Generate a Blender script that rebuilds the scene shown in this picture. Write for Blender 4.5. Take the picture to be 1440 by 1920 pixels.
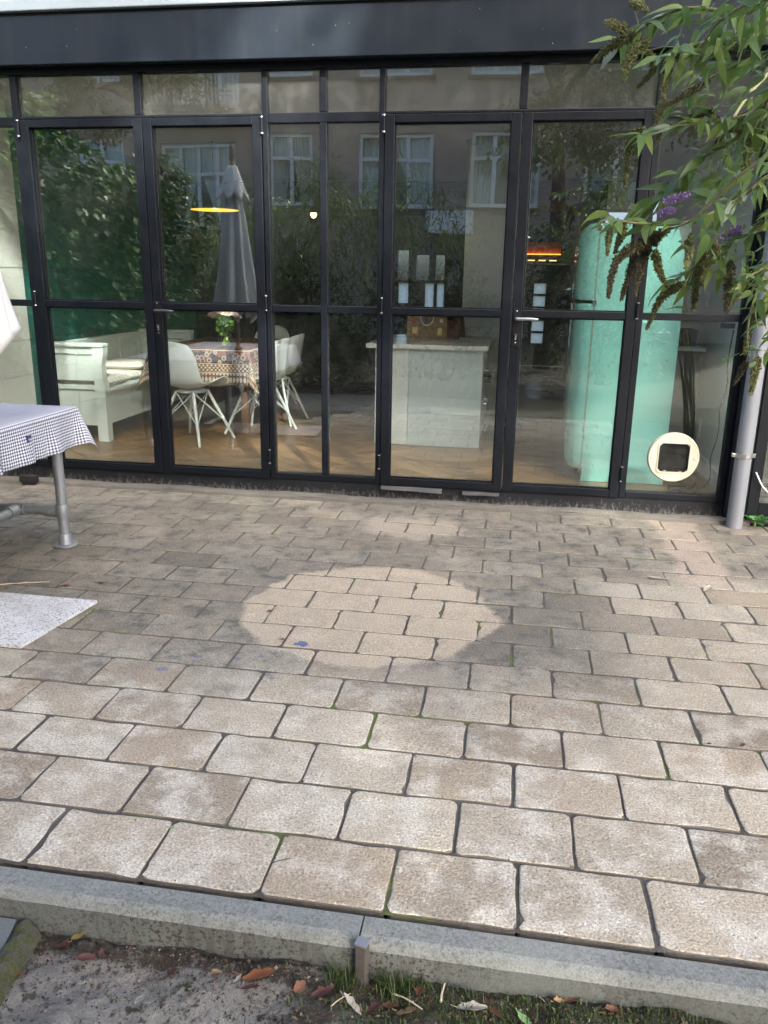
import bpy, bmesh, math, random
from mathutils import Vector, Matrix, Quaternion
R = math.radians
sc = bpy.context.scene
for _o in list(bpy.data.objects): bpy.data.objects.remove(_o)
col = sc.collection

# ------------------------------------------------------------------ camera, world, sun, exposure
cam = bpy.data.cameras.new('camera'); cam_o = bpy.data.objects.new('camera', cam); col.objects.link(cam_o)
_r = Vector((0.98654564, 0.16280226, 0.01493719)); _u = Vector((-0.05935166, 0.27152235, 0.96060033)); _f = Vector((-0.15233212, 0.94856262, -0.27753177))
cam_o.matrix_world = Matrix(((_r.x, _u.x, -_f.x, 0.0), (_r.y, _u.y, -_f.y, -5.03), (_r.z, _u.z, -_f.z, 1.3897), (0, 0, 0, 1)))
cam.sensor_fit = 'VERTICAL'; cam.sensor_height = 36.0; cam.lens = 36.0 * 1521.5 / 1920.0
cam.clip_start = 0.05; cam.clip_end = 400
sc.camera = cam_o

SUN_TO = Vector((0.50, -1.0, 0.82)).normalized()      # from the scene towards the sun
world = bpy.data.worlds.new('World'); sc.world = world; world.use_nodes = True
wn = world.node_tree.nodes; wl = world.node_tree.links
sky = wn.new('ShaderNodeTexSky'); sky.sky_type = 'NISHITA'; sky.sun_disc = False
sky.sun_elevation = math.asin(SUN_TO.z); sky.sun_rotation = math.atan2(SUN_TO.x, SUN_TO.y)
sky.air_density = 0.6; sky.dust_density = 7.0; sky.ozone_density = 1.4
bg = wn['Background']; bg.inputs[1].default_value = 0.15
wl.new(sky.outputs[0], bg.inputs[0])
sl = bpy.data.lights.new('sun', 'SUN'); sl.energy = 3.0; sl.angle = R(1.5); sl.color = (1.0, 0.95, 0.87)
sun = bpy.data.objects.new('sun', sl); col.objects.link(sun); sun.location = (6, -12, 14)
sun.rotation_euler = SUN_TO.to_track_quat('Z', 'Y').to_euler()
vs = sc.view_settings; vs.view_transform = 'Standard'; vs.look = 'None'; vs.gamma = 1.0; vs.use_curve_mapping = False
vs.exposure = 2.6
sc.cycles.use_denoising = True
sc.cycles.max_bounces = 10; sc.cycles.diffuse_bounces = 5; sc.cycles.glossy_bounces = 4; sc.cycles.transmission_bounces = 6; sc.cycles.transparent_max_bounces = 24
sc.cycles.caustics_reflective = False; sc.cycles.caustics_refractive = False
sc.cycles.sample_clamp_indirect = 6.0

# ------------------------------------------------------------------ helpers: materials
class NT:
    def __init__(s, name):
        s.m = bpy.data.materials.new(name); s.m.use_nodes = True
        s.n = s.m.node_tree.nodes; s.l = s.m.node_tree.links; s.b = s.n['Principled BSDF']; s.out = s.n['Material Output']
    def node(s, t, **k):
        n = s.n.new(t)
        for a, v in k.items(): setattr(n, a, v)
        return n
    def set(s, sock, v):
        if hasattr(v, 'is_output'): s.l.new(v, sock)
        elif isinstance(v, (tuple, list)): sock.default_value = tuple(v) + ((1,) if len(v) == 3 and len(sock.default_value) == 4 else ())
        else: sock.default_value = v
    def math(s, op, a, b=0.0, c=0.0, clamp=False):
        n = s.node('ShaderNodeMath', operation=op, use_clamp=clamp)
        for i, v in enumerate((a, b, c)): s.set(n.inputs[i], v)
        return n.outputs[0]
    def pos(s): return s.node('ShaderNodeNewGeometry').outputs['Position']
    def objc(s): return s.node('ShaderNodeTexCoord').outputs['Object']
    def uv(s): return s.node('ShaderNodeTexCoord').outputs['UV']
    def rnd(s): return s.node('ShaderNodeObjectInfo').outputs['Random']
    def sep(s, v):
        n = s.node('ShaderNodeSeparateXYZ'); s.set(n.inputs[0], v); return n.outputs
    def scale(s, v, k):
        n = s.node('ShaderNodeVectorMath', operation='MULTIPLY'); s.set(n.inputs[0], v); n.inputs[1].default_value = k; return n.outputs[0]
    def noise(s, v, scale, detail=3.0, rough=0.55, dist=0.0):
        n = s.node('ShaderNodeTexNoise'); s.set(n.inputs['Vector'], v); n.inputs['Scale'].default_value = scale
        n.inputs['Detail'].default_value = detail; n.inputs['Roughness'].default_value = rough; n.inputs['Distortion'].default_value = dist
        return n.outputs['Fac']
    def vor(s, v, scale, feature='F1', out='Distance', rand=1.0):
        n = s.node('ShaderNodeTexVoronoi', feature=feature); s.set(n.inputs['Vector'], v); n.inputs['Scale'].default_value = scale
        n.inputs['Randomness'].default_value = rand; return n.outputs[out]
    def ramp(s, f, stops, interp='LINEAR'):
        n = s.node('ShaderNodeValToRGB'); s.set(n.inputs[0], f); e = n.color_ramp.elements; n.color_ramp.interpolation = interp
        while len(e) < len(stops): e.new(0.5)
        for k, (p, c) in zip(e, stops):
            k.position = p; k.color = (c, c, c, 1) if isinstance(c, (int, float)) else tuple(c) + (1,)
        return n.outputs[0]
    def mix(s, f, a, b, mode='MIX'):
        n = s.node('ShaderNodeMix', data_type='RGBA', blend_type=mode); s.set(n.inputs[0], f); s.set(n.inputs[6], a); s.set(n.inputs[7], b); return n.outputs[2]
    def maprange(s, v, a, b, c=0.0, d=1.0, smooth=False):
        n = s.node('ShaderNodeMapRange', interpolation_type='SMOOTHSTEP' if smooth else 'LINEAR'); s.set(n.inputs[0], v)
        for i, x in enumerate((a, b, c, d)): n.inputs[i + 1].default_value = x
        return n.outputs[0]
    def bump(s, h, strength=0.3, dist=0.01):
        n = s.node('ShaderNodeBump'); n.inputs['Strength'].default_value = strength; n.inputs['Distance'].default_value = dist
        s.set(n.inputs['Height'], h); s.l.new(n.outputs[0], s.b.inputs['Normal']); return n
    def fin(s, color=None, rough=None, **k):
        if color is not None: s.set(s.b.inputs['Base Color'], color)
        if rough is not None: s.set(s.b.inputs['Roughness'], rough)
        for a, v in k.items(): s.set(s.b.inputs[a.replace('_', ' ')], v)
        return s.m

def plain(name, c, rough=0.5, var=0.12, scale=8.0, bump=0.0, bscale=120.0, **k):
    """a paint or plastic with slight unevenness in tone and gloss"""
    t = NT(name); p = t.objc(); n = t.noise(p, scale, 4)
    lo = tuple(x * (1 - var) for x in c); hi = tuple(min(1, x * (1 + var)) for x in c)
    cc = t.mix(n, lo, hi)
    rr = t.maprange(t.noise(p, scale * 2.3, 3), 0.3, 0.7, max(0.02, rough - 0.07), min(1, rough + 0.08))
    if bump: t.bump(t.noise(p, bscale, 3), bump, 0.004)
    return t.fin(cc, rr, **k)

def leafmat(name, a, b, c, rough=0.45, trans=0.25, scale=3.0, per_object=False):
    t = NT(name); p = t.pos()
    f = t.rnd() if per_object else t.node('ShaderNodeNewGeometry').outputs['Random Per Island']
    colr = t.ramp(f, [(0.0, a), (0.55, b), (1.0, c)])
    colr = t.mix(t.math('MULTIPLY', t.noise(p, scale, 3), 0.5), colr, tuple(x * 0.55 for x in a))
    d = t.b; t.fin(colr, rough)
    tr = t.node('ShaderNodeBsdfTranslucent'); t.set(tr.inputs[0], t.mix(0.5, colr, b))
    ms = t.node('ShaderNodeMixShader'); ms.inputs[0].default_value = trans
    t.l.new(d.outputs[0], ms.inputs[1]); t.l.new(tr.outputs[0], ms.inputs[2]); t.l.new(ms.outputs[0], t.out.inputs[0])
    return t.m

M = {}
def glassmat(name, r0=0.155, dirt_veil=0.007, tint=(0.95, 0.975, 0.96)):
    t = NT(name); t.n.remove(t.b)
    lw = t.node('ShaderNodeLayerWeight'); lw.inputs[0].default_value = 0.5
    fz = t.math('POWER', lw.outputs['Facing'], 4.0)
    fac = t.math('ADD', t.math('MULTIPLY', fz, 1 - r0), r0, clamp=True)
    tr = t.node('ShaderNodeBsdfTransparent'); tr.inputs[0].default_value = tint + (1,)
    gl = t.node('ShaderNodeBsdfGlossy'); gl.inputs['Roughness'].default_value = 0.0; gl.inputs[0].default_value = (0.93, 0.98, 0.95, 1)
    p = t.pos(); bw = t.node('ShaderNodeBump'); bw.inputs['Strength'].default_value = 0.012; bw.inputs['Distance'].default_value = 0.05
    t.set(bw.inputs['Height'], t.noise(p, 1.7, 1)); t.l.new(bw.outputs[0], gl.inputs['Normal'])
    m1 = t.node('ShaderNodeMixShader'); t.set(m1.inputs[0], fac); t.l.new(tr.outputs[0], m1.inputs[1]); t.l.new(gl.outputs[0], m1.inputs[2])
    df = t.node('ShaderNodeBsdfDiffuse'); df.inputs[0].default_value = (0.55, 0.55, 0.52, 1)
    n = t.noise(t.scale(p, (1, 1, 0.7)), 9, 6, 0.7)
    dm = t.maprange(n, 0.45, 0.8, dirt_veil * 0.4, dirt_veil * 1.8)
    m2 = t.node('ShaderNodeMixShader'); t.set(m2.inputs[0], dm); t.l.new(m1.outputs[0], m2.inputs[1]); t.l.new(df.outputs[0], m2.inputs[2])
    t.l.new(m2.outputs[0], t.out.inputs[0]); return t.m
M['glass'] = glassmat('window_glass')
M['glass_veil'] = glassmat('veiled_window_glass', 0.125, 0.040)  # pale diffuse veil paints in the hazy sky reflection of the transoms
M['glass_clear'] = glassmat('clear_glass', 0.05, 0.0, (0.93, 0.97, 0.94))
M['steel'] = plain('anthracite_frame_paint', (0.0040, 0.0058, 0.0088), 0.42, 0.25, 5, Specular_IOR_Level=0.22)
def fasciamat():
    t = NT('fascia_paint'); p = t.pos(); n = t.noise(p, 3, 4); fl = t.maprange(t.vor(p, 13), 0.045, 0.025, 0, 0.55); st = t.maprange(t.noise(t.scale(p, (1, 1, 0.12)), 9, 5, 0.65), 0.5, 0.75, 0, 0.35)
    c = t.mix(n, (0.0085, 0.013, 0.0185), (0.0125, 0.018, 0.025)); c = t.mix(st, c, (0.03, 0.034, 0.038)); c = t.mix(fl, c, (0.35, 0.36, 0.36))
    return t.fin(c, t.maprange(t.noise(p, 5, 4), 0.3, 0.7, 0.30, 0.48), Specular_IOR_Level=0.18)
M['fascia'] = fasciamat()
M['fascia_old'] = plain('fascia_paint', (0.010, 0.015, 0.021), 0.36, 0.06, 3, Specular_IOR_Level=0.16)
M['black'] = plain('black_paint', (0.005, 0.005, 0.006), 0.5, Specular_IOR_Level=0.25)
M['rubber'] = plain('black_rubber', (0.010, 0.010, 0.011), 0.65)
M['chrome'] = plain('bright_metal', (0.62, 0.63, 0.64), 0.25, 0.1, Metallic=1.0)
M['zinc'] = plain('white_coated_roof_trim', (0.27, 0.33, 0.36), 0.45, 0.15, 4)
M['pvc'] = plain('grey_pvc_pipe', (0.17, 0.185, 0.205), 0.42, 0.14, 6)
M['white'] = plain('white_paint', (0.68, 0.74, 0.74), 0.45, 0.04, 4)
M['white_plastic'] = plain('white_plastic_shell', (0.70, 0.77, 0.78), 0.35, 0.03)
M['cream_plastic'] = plain('cream_plastic', (0.37, 0.36, 0.28), 0.45, 0.08, 14)
M['bench'] = plain('white_bench_paint', (0.60, 0.68, 0.66), 0.5, 0.10, 7)
M['white_wall'] = plain('white_wall', (0.68, 0.71, 0.68), 0.8, 0.05, 2)
M['ceiling'] = plain('ceiling_paint', (0.52, 0.51, 0.46), 0.85, 0.04, 1.5)
M['dark_wall'] = plain('dark_wall_paint', (0.028, 0.026, 0.024), 0.7, 0.2, 1.5)
M['teal'] = plain('teal_wall_paint', (0.010, 0.125, 0.110), 0.55, 0.12, 2)
M['grey_cab'] = plain('grey_cabinet', (0.045, 0.055, 0.060), 0.5, 0.08)
M['island'] = plain('pale_kitchen_panel', (0.56, 0.61, 0.61), 0.28, 0.04)
M['island2'] = plain('pale_grey_blue_panel', (0.44, 0.52, 0.55), 0.25, 0.04)
M['aqua'] = plain('aqua_enamel', (0.255, 0.62, 0.565), 0.14, 0.04, 3, Coat_Weight=0.5)
M['grey_tile'] = plain('dark_floor_tile', (0.05, 0.05, 0.052), 0.25, 0.25, 3)
M['wood_brown'] = plain('brown_wood', (0.16, 0.09, 0.05), 0.5, 0.25, 9)
M['parasol'] = plain('off_white_canvas', (0.72, 0.72, 0.69), 0.85, 0.05, 5, 0.3, 600)
M['parasol_grey'] = plain('grey_canvas', (0.36, 0.345, 0.34), 0.85, 0.12, 5, 0.3, 500)
M['curtain'] = plain('net_curtain', (0.66, 0.66, 0.66), 0.9, 0.12, 6)
M['house_white'] = plain('house_window_paint', (0.84, 0.85, 0.84), 0.4, 0.04)
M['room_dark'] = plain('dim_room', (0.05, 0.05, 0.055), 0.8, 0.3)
M['vase_water'] = plain('vase_water', (0.25, 0.36, 0.12), 0.1)
M['petal'] = plain('pink_rose_petal', (0.90, 0.74, 0.70), 0.6, 0.12, 20)
M['stem'] = plain('green_stem', (0.26, 0.38, 0.05), 0.5, 0.2, 20)
M['rose_leaf'] = plain('rose_leaf', (0.24, 0.52, 0.09), 0.45, 0.3, 20)
M['paper'] = plain('brown_kraft_paper', (0.20, 0.125, 0.07), 0.85, 0.15, 10)
M['red_cloth'] = plain('red_cloth', (0.09, 0.012, 0.012), 0.8, 0.3, 12)
M['lamp_black'] = plain('black_lamp_enamel', (0.012, 0.012, 0.012), 0.35)
def emis(name, c, e):
    t = NT(name); return t.fin(c, 0.6, Emission_Color=c, Emission_Strength=e)
M['lamp_gold_glow'] = emis('glowing_gold_lining', (0.95, 0.60, 0.06), 0.20)  # lining glows by itself, standing in for bulb light on the gold
M['bulb'] = emis('lit_bulb', (1.0, 0.80, 0.34), 1.6)
M['orange_glow'] = emis('lit_orange_strip', (0.95, 0.25, 0.03), 1.2); M['orange_board'] = plain('orange_brown_board', (0.30, 0.09, 0.03), 0.7)
M['slit_glow'] = emis('lit_slit', (1.0, 0.55, 0.25), 0.45)

def frosted():
    t = NT('frosted_pane'); t.n.remove(t.b)
    a = t.node('ShaderNodeBsdfTranslucent'); t.set(a.inputs[0], t.ramp(t.vor(t.pos(), 60), [(0.0, (0.62, 0.66, 0.60)), (0.5, (0.95, 0.97, 0.93))]))
    b = t.node('ShaderNodeBsdfTransparent'); b.inputs[0].default_value = (0.85, 0.9, 0.85, 1)
    m = t.node('ShaderNodeMixShader'); m.inputs[0].default_value = 0.15
    t.l.new(a.outputs[0], m.inputs[1]); t.l.new(b.outputs[0], m.inputs[2]); t.l.new(m.outputs[0], t.out.inputs[0]); return t.m
M['frosted'] = frosted()

def galv():
    t = NT('galvanised_steel'); p = t.objc()
    v = t.vor(p, 45, out='Color'); g = t.math('ADD', t.math('MULTIPLY', t.sep(v)[0], 0.06), 0.22)
    n = t.noise(p, 12, 5); c = t.mix(n, (0.17, 0.19, 0.20), (0.36, 0.385, 0.40))
    t.bump(t.noise(p, 90, 3), 0.15, 0.002)
    return t.fin(t.mix(0.25, c, t.node('ShaderNodeCombineColor').outputs[0] if False else (0.27, 0.285, 0.295)), t.maprange(n, 0.3, 0.7, 0.42, 0.62), Metallic=0.55)
M['galv'] = galv()

def pavermat():
    t = NT('concrete_paver'); p = t.pos(); r = t.rnd(); x, y, z = t.sep(p)
    base = t.ramp(r, [(0.0, (0.31, 0.262, 0.205)), (0.12, (0.42, 0.368, 0.292)), (0.30, (0.485, 0.44, 0.362)), (0.42, (0.42, 0.350, 0.272)), (0.54, (0.46, 0.400, 0.318)), (0.66, (0.50, 0.448, 0.36)), (0.78, (0.43, 0.365, 0.280)), (0.88, (0.25, 0.208, 0.163)), (0.93, (0.455, 0.41, 0.335)), (1.0, (0.51, 0.468, 0.388))])
    base = t.mix(1.0, base, (0.985, 0.985, 0.93), 'MULTIPLY')
    # pale bloom in soft patches, boosted in front to paint its sunlit brightness
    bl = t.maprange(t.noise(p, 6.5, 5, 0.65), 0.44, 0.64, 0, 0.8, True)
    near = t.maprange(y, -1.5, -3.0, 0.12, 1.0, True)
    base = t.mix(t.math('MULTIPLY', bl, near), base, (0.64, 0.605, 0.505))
    # soft brown stain on some pavers
    base = t.mix(t.maprange(t.noise(p, 4.2, 3, 0.6), 0.60, 0.72, 0, 0.28, True), base, (0.32, 0.255, 0.185))
    # grime: grey film, strongest between the middle and the glass
    gz = t.maprange(t.math('ADD', y, t.math('MULTIPLY', t.math('SUBTRACT', t.noise(p, 1.1, 3), 0.5), 1.2)), -3.0, -2.1, 0.0, 1.0, True)
    gn = t.maprange(t.noise(p, 1.25, 4, 0.6, 0.4), 0.22, 0.48, 0.25, 1.0, True)
    gf = t.noise(p, 9.0, 5, 0.65)
    g = t.math('MULTIPLY', t.math('MULTIPLY', gz, gn), t.maprange(gf, 0.25, 0.7, 0.40, 0.92))
    g = t.math('ADD', g, t.math('MULTIPLY', t.maprange(gf, 0.55, 0.75, 0.0, 0.35), 1.0), clamp=True)
    # paler area on the right, with less of the grey film
    rgt = t.math('MULTIPLY', t.maprange(x, 0.25, 0.6, 0.0, 1.0, True), t.maprange(t.math('ABSOLUTE', t.math('ADD', y, 1.9)), 0.9, 0.55, 0.0, 0.75, True))
    g = t.math('MULTIPLY', g, t.math('SUBTRACT', 1.0, rgt))
    base = t.mix(g, base, (0.120, 0.119, 0.101))
    # round clean mark where something stood
    dx = t.math('SUBTRACT', x, -0.575); dy = t.math('SUBTRACT', y, -1.80)
    d = t.math('SQRT', t.math('ADD', t.math('MULTIPLY', dx, dx), t.math('MULTIPLY', dy, dy)))
    d = t.math('ADD', d, t.math('ADD', t.math('MULTIPLY', t.math('SUBTRACT', t.noise(p, 4.0, 2), 0.5), 0.17), t.math('MULTIPLY', t.math('SUBTRACT', t.noise(p, 22.0, 4, 0.7), 0.5), 0.08)))
    cl = t.maprange(d, 0.565, 0.528, 0.0, 1.0, True)
    base = t.mix(t.math('MULTIPLY', cl, t.maprange(t.noise(p, 11, 4, 0.6), 0.3, 0.7, 0.68, 0.95)), base, t.mix(t.noise(p, 7, 3), (0.455, 0.385, 0.280), (0.545, 0.47, 0.355)))
    # a second cleaned strip by the wall on the right
    s2 = t.math('MULTIPLY', t.maprange(t.math('ABSOLUTE', t.math('ADD', t.math('SUBTRACT', x, 0.98), t.math('MULTIPLY', t.math('SUBTRACT', t.noise(p, 5, 3), 0.5), 0.15))), 0.16, 0.10, 0, 0.6, True), t.maprange(t.math('ABSOLUTE', t.math('ADD', y, 0.65)), 0.6, 0.5, 0, 1.0, True))
    base = t.mix(s2, base, (0.42, 0.345, 0.275))
    d3 = t.math('SQRT', t.math('ADD', t.math('POWER', t.math('MULTIPLY', t.math('SUBTRACT', x, -0.55), 0.75), 2.0), t.math('POWER', t.math('SUBTRACT', y, -0.56), 2.0)))
    d3 = t.math('ADD', d3, t.math('MULTIPLY', t.math('SUBTRACT', t.noise(p, 6.0, 4, 0.65), 0.5), 0.35))
    base = t.mix(t.maprange(d3, 0.26, 0.16, 0.0, 0.65, True), base, (0.46, 0.40, 0.31))
    # splashes of blue paint
    b = None
    for (bx, by, br) in ((-0.776, -2.197, 0.032), (-1.135, -2.373, 0.018), (-0.985, -2.362, 0.020), (-1.221, -2.501, 0.026), (-1.13, -2.42, 0.014), (-0.90, -2.33, 0.012)):
        e = t.math('SQRT', t.math('ADD', t.math('POWER', t.math('SUBTRACT', x, bx), 2.0), t.math('MULTIPLY', t.math('POWER', t.math('SUBTRACT', y, by), 2.0), 1.6)))
        e = t.math('ADD', e, t.math('MULTIPLY', t.math('SUBTRACT', t.noise(p, 34, 3), 0.5), 0.05))
        e = t.maprange(e, br, br * 0.75, 0.0, 0.85 if br > 0.03 else 0.45)
        b = e if b is None else t.math('MAXIMUM', b, e)
    base = t.mix(b, base, (0.045, 0.10, 0.28))
    # aggregate: pale and dark grains
    sp = t.noise(p, 150, 3, 0.75); base = t.mix(1.0, base, t.ramp(sp, [(0.28, 0.30), (0.43, 0.84), (0.55, 1.06), (0.72, 1.65)]), 'MULTIPLY')
    pit = t.maprange(t.vor(p, 95), 0.08, 0.16, 0.45, 1.0); pit = t.math('MAXIMUM', pit, t.maprange(t.noise(p, 40, 2), 0.45, 0.56, 1.0, 0.0))
    base = t.mix(1.0, base, pit, 'MULTIPLY')
    h = t.math('ADD', t.math('MULTIPLY', sp, 0.7), t.math('MULTIPLY', t.noise(p, 45, 4), 0.8)); h = t.math('ADD', h, t.math('MULTIPLY', pit, 0.5))
    t.bump(h, 1.0, 0.008)
    return t.fin(base, 0.9, Specular_IOR_Level=0.25)
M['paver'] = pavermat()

def jointmat():
    t = NT('joint_sand_and_moss'); p = t.pos(); n = t.noise(p, 90, 4); y = t.sep(p)[1]
    c = t.mix(n, (0.025, 0.022, 0.018), (0.13, 0.115, 0.095))
    c = t.mix(t.maprange(t.noise(p, 2.2, 3), 0.42, 0.55, 0, 1), c, t.mix(n, (0.045, 0.042, 0.036), (0.15, 0.142, 0.122)))
    c = t.mix(t.maprange(t.noise(p, 3.1, 3), 0.56, 0.63, 0, 0.9), c, t.mix(n, (0.05, 0.075, 0.012), (0.13, 0.18, 0.03)))
    t.bump(t.noise(p, 150, 3), 1.0, 0.008); return t.fin(c, 0.95)
M['joint'] = jointmat()
M['paver_edge'] = plain('soiled_paver_edge', (0.135, 0.122, 0.098), 0.95, 0.4, 30, 0.6, 150)

def concrete(name, lo, hi, stain=0.0, pits=True):
    t = NT(name); p = t.pos(); n = t.noise(p, 7, 5, 0.6); c = t.mix(n, lo, hi)
    f = t.noise(p, 240, 2, 0.7); c = t.mix(1.0, c, t.ramp(f, [(0.3, 0.72), (0.5, 1.0), (0.75, 1.25)]), 'MULTIPLY')
    if stain:
        # dirt splashed up and running in streaks, broken by fine spots
        k = t.scale(p, (1, 1, 0.14)); st = t.maprange(t.noise(k, 32, 4, 0.65), 0.50, 0.66, 0, 1)
        sp = t.maprange(t.noise(p, 105, 3, 0.7), 0.50, 0.60, 0, 1); lg = t.maprange(t.noise(p, 4.5, 3), 0.32, 0.62, 0.15, 1)
        c = t.mix(t.math('MULTIPLY', t.math('MULTIPLY', t.math('MAXIMUM', t.math('MULTIPLY', st, 0.6), sp), lg), stain), c, (0.045, 0.034, 0.024))
    t.bump(t.math('ADD', f, t.math('MULTIPLY', t.noise(p, 60, 3), 0.6)), 0.35, 0.003); return t.fin(c, 0.88)
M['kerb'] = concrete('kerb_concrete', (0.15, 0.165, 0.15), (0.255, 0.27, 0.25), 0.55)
M['kerb_face_shade'] = concrete('stained_shaded_kerb_concrete', (0.085, 0.096, 0.088), (0.155, 0.168, 0.155), 1.0)  # stained face, base also darkened to paint in its shade
M['ledge'] = concrete('ledge_concrete', (0.085, 0.082, 0.068), (0.19, 0.182, 0.155), 0.4)
M['bluestone'] = concrete('bluestone', (0.10, 0.115, 0.115), (0.17, 0.185, 0.185), 0.25)

def plinthmat():
    t = NT('weathered_black_plinth'); p = t.pos(); z = t.sep(p)[2]
    st = t.noise(t.scale(p, (1, 1, 0.5)), 60, 6, 0.75); sp = t.noise(p, 210, 4, 0.8)
    w = t.maprange(z, 0.10, 0.015, 0.0, 1.0)
    f = t.maprange(t.math('ADD', t.math('MULTIPLY', t.math('ADD', st, sp), 0.5), t.math('MULTIPLY', w, 0.13)), 0.60, 0.66, 0, 0.6)
    return t.fin(t.mix(f, (0.007, 0.008, 0.010), (0.17, 0.165, 0.15)), 0.6, Specular_IOR_Level=0.25)
M['plinth'] = plinthmat()

def granite():
    t = NT('speckled_white_granite'); p = t.pos(); v = t.vor(p, 190, out='Color'); g = t.sep(v)[0]; n = t.noise(p, 130, 3, 0.7)
    c = t.ramp(g, [(0.0, (0.13, 0.135, 0.14)), (0.14, (0.30, 0.305, 0.31)), (0.26, (0.62, 0.63, 0.63)), (1.0, (0.66, 0.67, 0.655))])
    c = t.mix(t.maprange(n, 0.42, 0.62, 0, 0.5), c, (0.44, 0.45, 0.445)); c = t.mix(t.maprange(t.noise(p, 5, 5, 0.65), 0.45, 0.68, 0, 0.45), c, (0.24, 0.23, 0.20)); t.bump(n, 0.2, 0.002); return t.fin(c, 0.7)
M['granite'] = granite()

def soilmat():
    t = NT('soil_sand_and_moss'); p = t.pos(); x, y, z = t.sep(p); n = t.noise(p, 150, 5, 0.75); m = t.noise(p, 38, 5, 0.7); big = t.noise(p, 7.5, 4, 0.6)
    c = t.mix(n, (0.016, 0.013, 0.010), (0.12, 0.10, 0.075))
    sandy = t.math('MULTIPLY', t.maprange(x, -0.30, -0.55, 0, 1, True), t.maprange(y, -3.655, -3.685, 0, 1, True))
    sand = t.maprange(t.math('ADD', t.math('MULTIPLY', t.math('ADD', big, m), 0.5), t.math('MULTIPLY', sandy, 0.20)), 0.50, 0.60, 0, 0.95)
    c = t.mix(sand, c, t.mix(n, (0.17, 0.165, 0.145), (0.50, 0.48, 0.43)))
    c = t.mix(t.maprange(m, 0.54, 0.62, 0, 0.85), c, (0.030, 0.025, 0.019))
    moss = t.maprange(t.math('ADD', t.math('MULTIPLY', t.math('ADD', big, m), 0.5), t.math('MULTIPLY', t.maprange(x, -0.45, 0.05, 0, 1), 0.13)), 0.57, 0.63, 0, 0.9)
    c = t.mix(moss, c, t.mix(n, (0.014, 0.024, 0.006), (0.050, 0.075, 0.018)))
    c = t.mix(t.maprange(t.vor(p, 170), 0.12, 0.05, 0, 0.6), c, t.mix(m, (0.10, 0.07, 0.045), (0.36, 0.32, 0.25)))
    t.bump(t.math('ADD', n, t.math('MULTIPLY', m, 1.6)), 1.0, 0.02); return t.fin(c, 0.95)
M['soil'] = soilmat()
def mossmat():
    t = NT('moss'); p = t.pos(); n = t.noise(p, 160, 4, 0.7); m = t.noise(p, 45, 4, 0.7); c = t.mix(n, (0.030, 0.038, 0.010), (0.135, 0.15, 0.045)); c = t.mix(t.maprange(m, 0.46, 0.56, 0, 0.9), c, t.mix(n, (0.05, 0.045, 0.038), (0.17, 0.16, 0.14))); t.bump(t.math('ADD', n, m), 1.0, 0.015); return t.fin(c, 0.95)
M['moss'] = mossmat()
def lawnmat():
    t = NT('garden_soil'); p = t.pos(); c = t.mix(t.noise(p, 3, 5), (0.025, 0.03, 0.014), (0.07, 0.065, 0.04)); return t.fin(c, 0.95)
M['garden'] = lawnmat()

def woodfloor():
    t = NT('oak_herringbone_block'); o = t.objc(); r = t.rnd()
    k = t.node('ShaderNodeVectorMath', operation='ADD'); t.set(k.inputs[0], t.scale(o, (2.2, 26, 26)))
    cx = t.node('ShaderNodeCombineXYZ'); t.set(cx.inputs[0], t.math('MULTIPLY', r, 37.0)); t.set(cx.inputs[1], t.math('MULTIPLY', r, 91.0)); t.l.new(cx.outputs[0], k.inputs[1])
    g = t.noise(k.outputs[0], 1.6, 5, 0.65, 0.6)
    c = t.ramp(g, [(0.25, (0.11, 0.058, 0.025)), (0.5, (0.27, 0.155, 0.070)), (0.75, (0.40, 0.25, 0.125))])
    c = t.mix(1.0, c, t.ramp(r, [(0, 0.72), (0.5, 1.0), (1, 1.22)]), 'MULTIPLY')
    return t.fin(c, t.maprange(g, 0.3, 0.7, 0.30, 0.42))
M['oak'] = woodfloor()

def marble():
    t = NT('veined_marble'); p = t.objc(); w = t.noise(p, 3.2, 6, 0.6, 1.6); v = t.maprange(t.math('ABSOLUTE', t.math('SUBTRACT', w, 0.5)), 0.0, 0.05, 1, 0)
    return t.fin(t.mix(t.math('MULTIPLY', v, 0.6), (0.66, 0.68, 0.67), (0.22, 0.24, 0.24)), 0.16)
M['marble'] = marble()

def gingham(name, dark, light, period):
    t = NT(name); u = t.uv(); x, y, _ = t.sep(u)
    def st(v): return t.math('GREATER_THAN', t.math('FRACT', t.math('MULTIPLY', v, 1.0 / period)), 0.5)
    a, b = st(x), st(y); s = t.math('MULTIPLY', t.math('ADD', a, b), 0.5)
    c = t.ramp(s, [(0.0, light), (0.5, tuple((p * 0.55 + q * 0.45) for p, q in zip(dark, light))), (1.0, dark)])
    t.bump(t.math('ADD', t.noise(u, 7, 3, 0.6, 0.8), t.math('MULTIPLY', t.noise(u, 28, 3), 0.3)), 0.5, 0.03); return t.fin(c, 0.75, Specular_IOR_Level=0.3)
M['gingham'] = gingham('blue_gingham_cloth', (0.018, 0.028, 0.075), (0.74, 0.76, 0.80), 0.0142)

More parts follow.
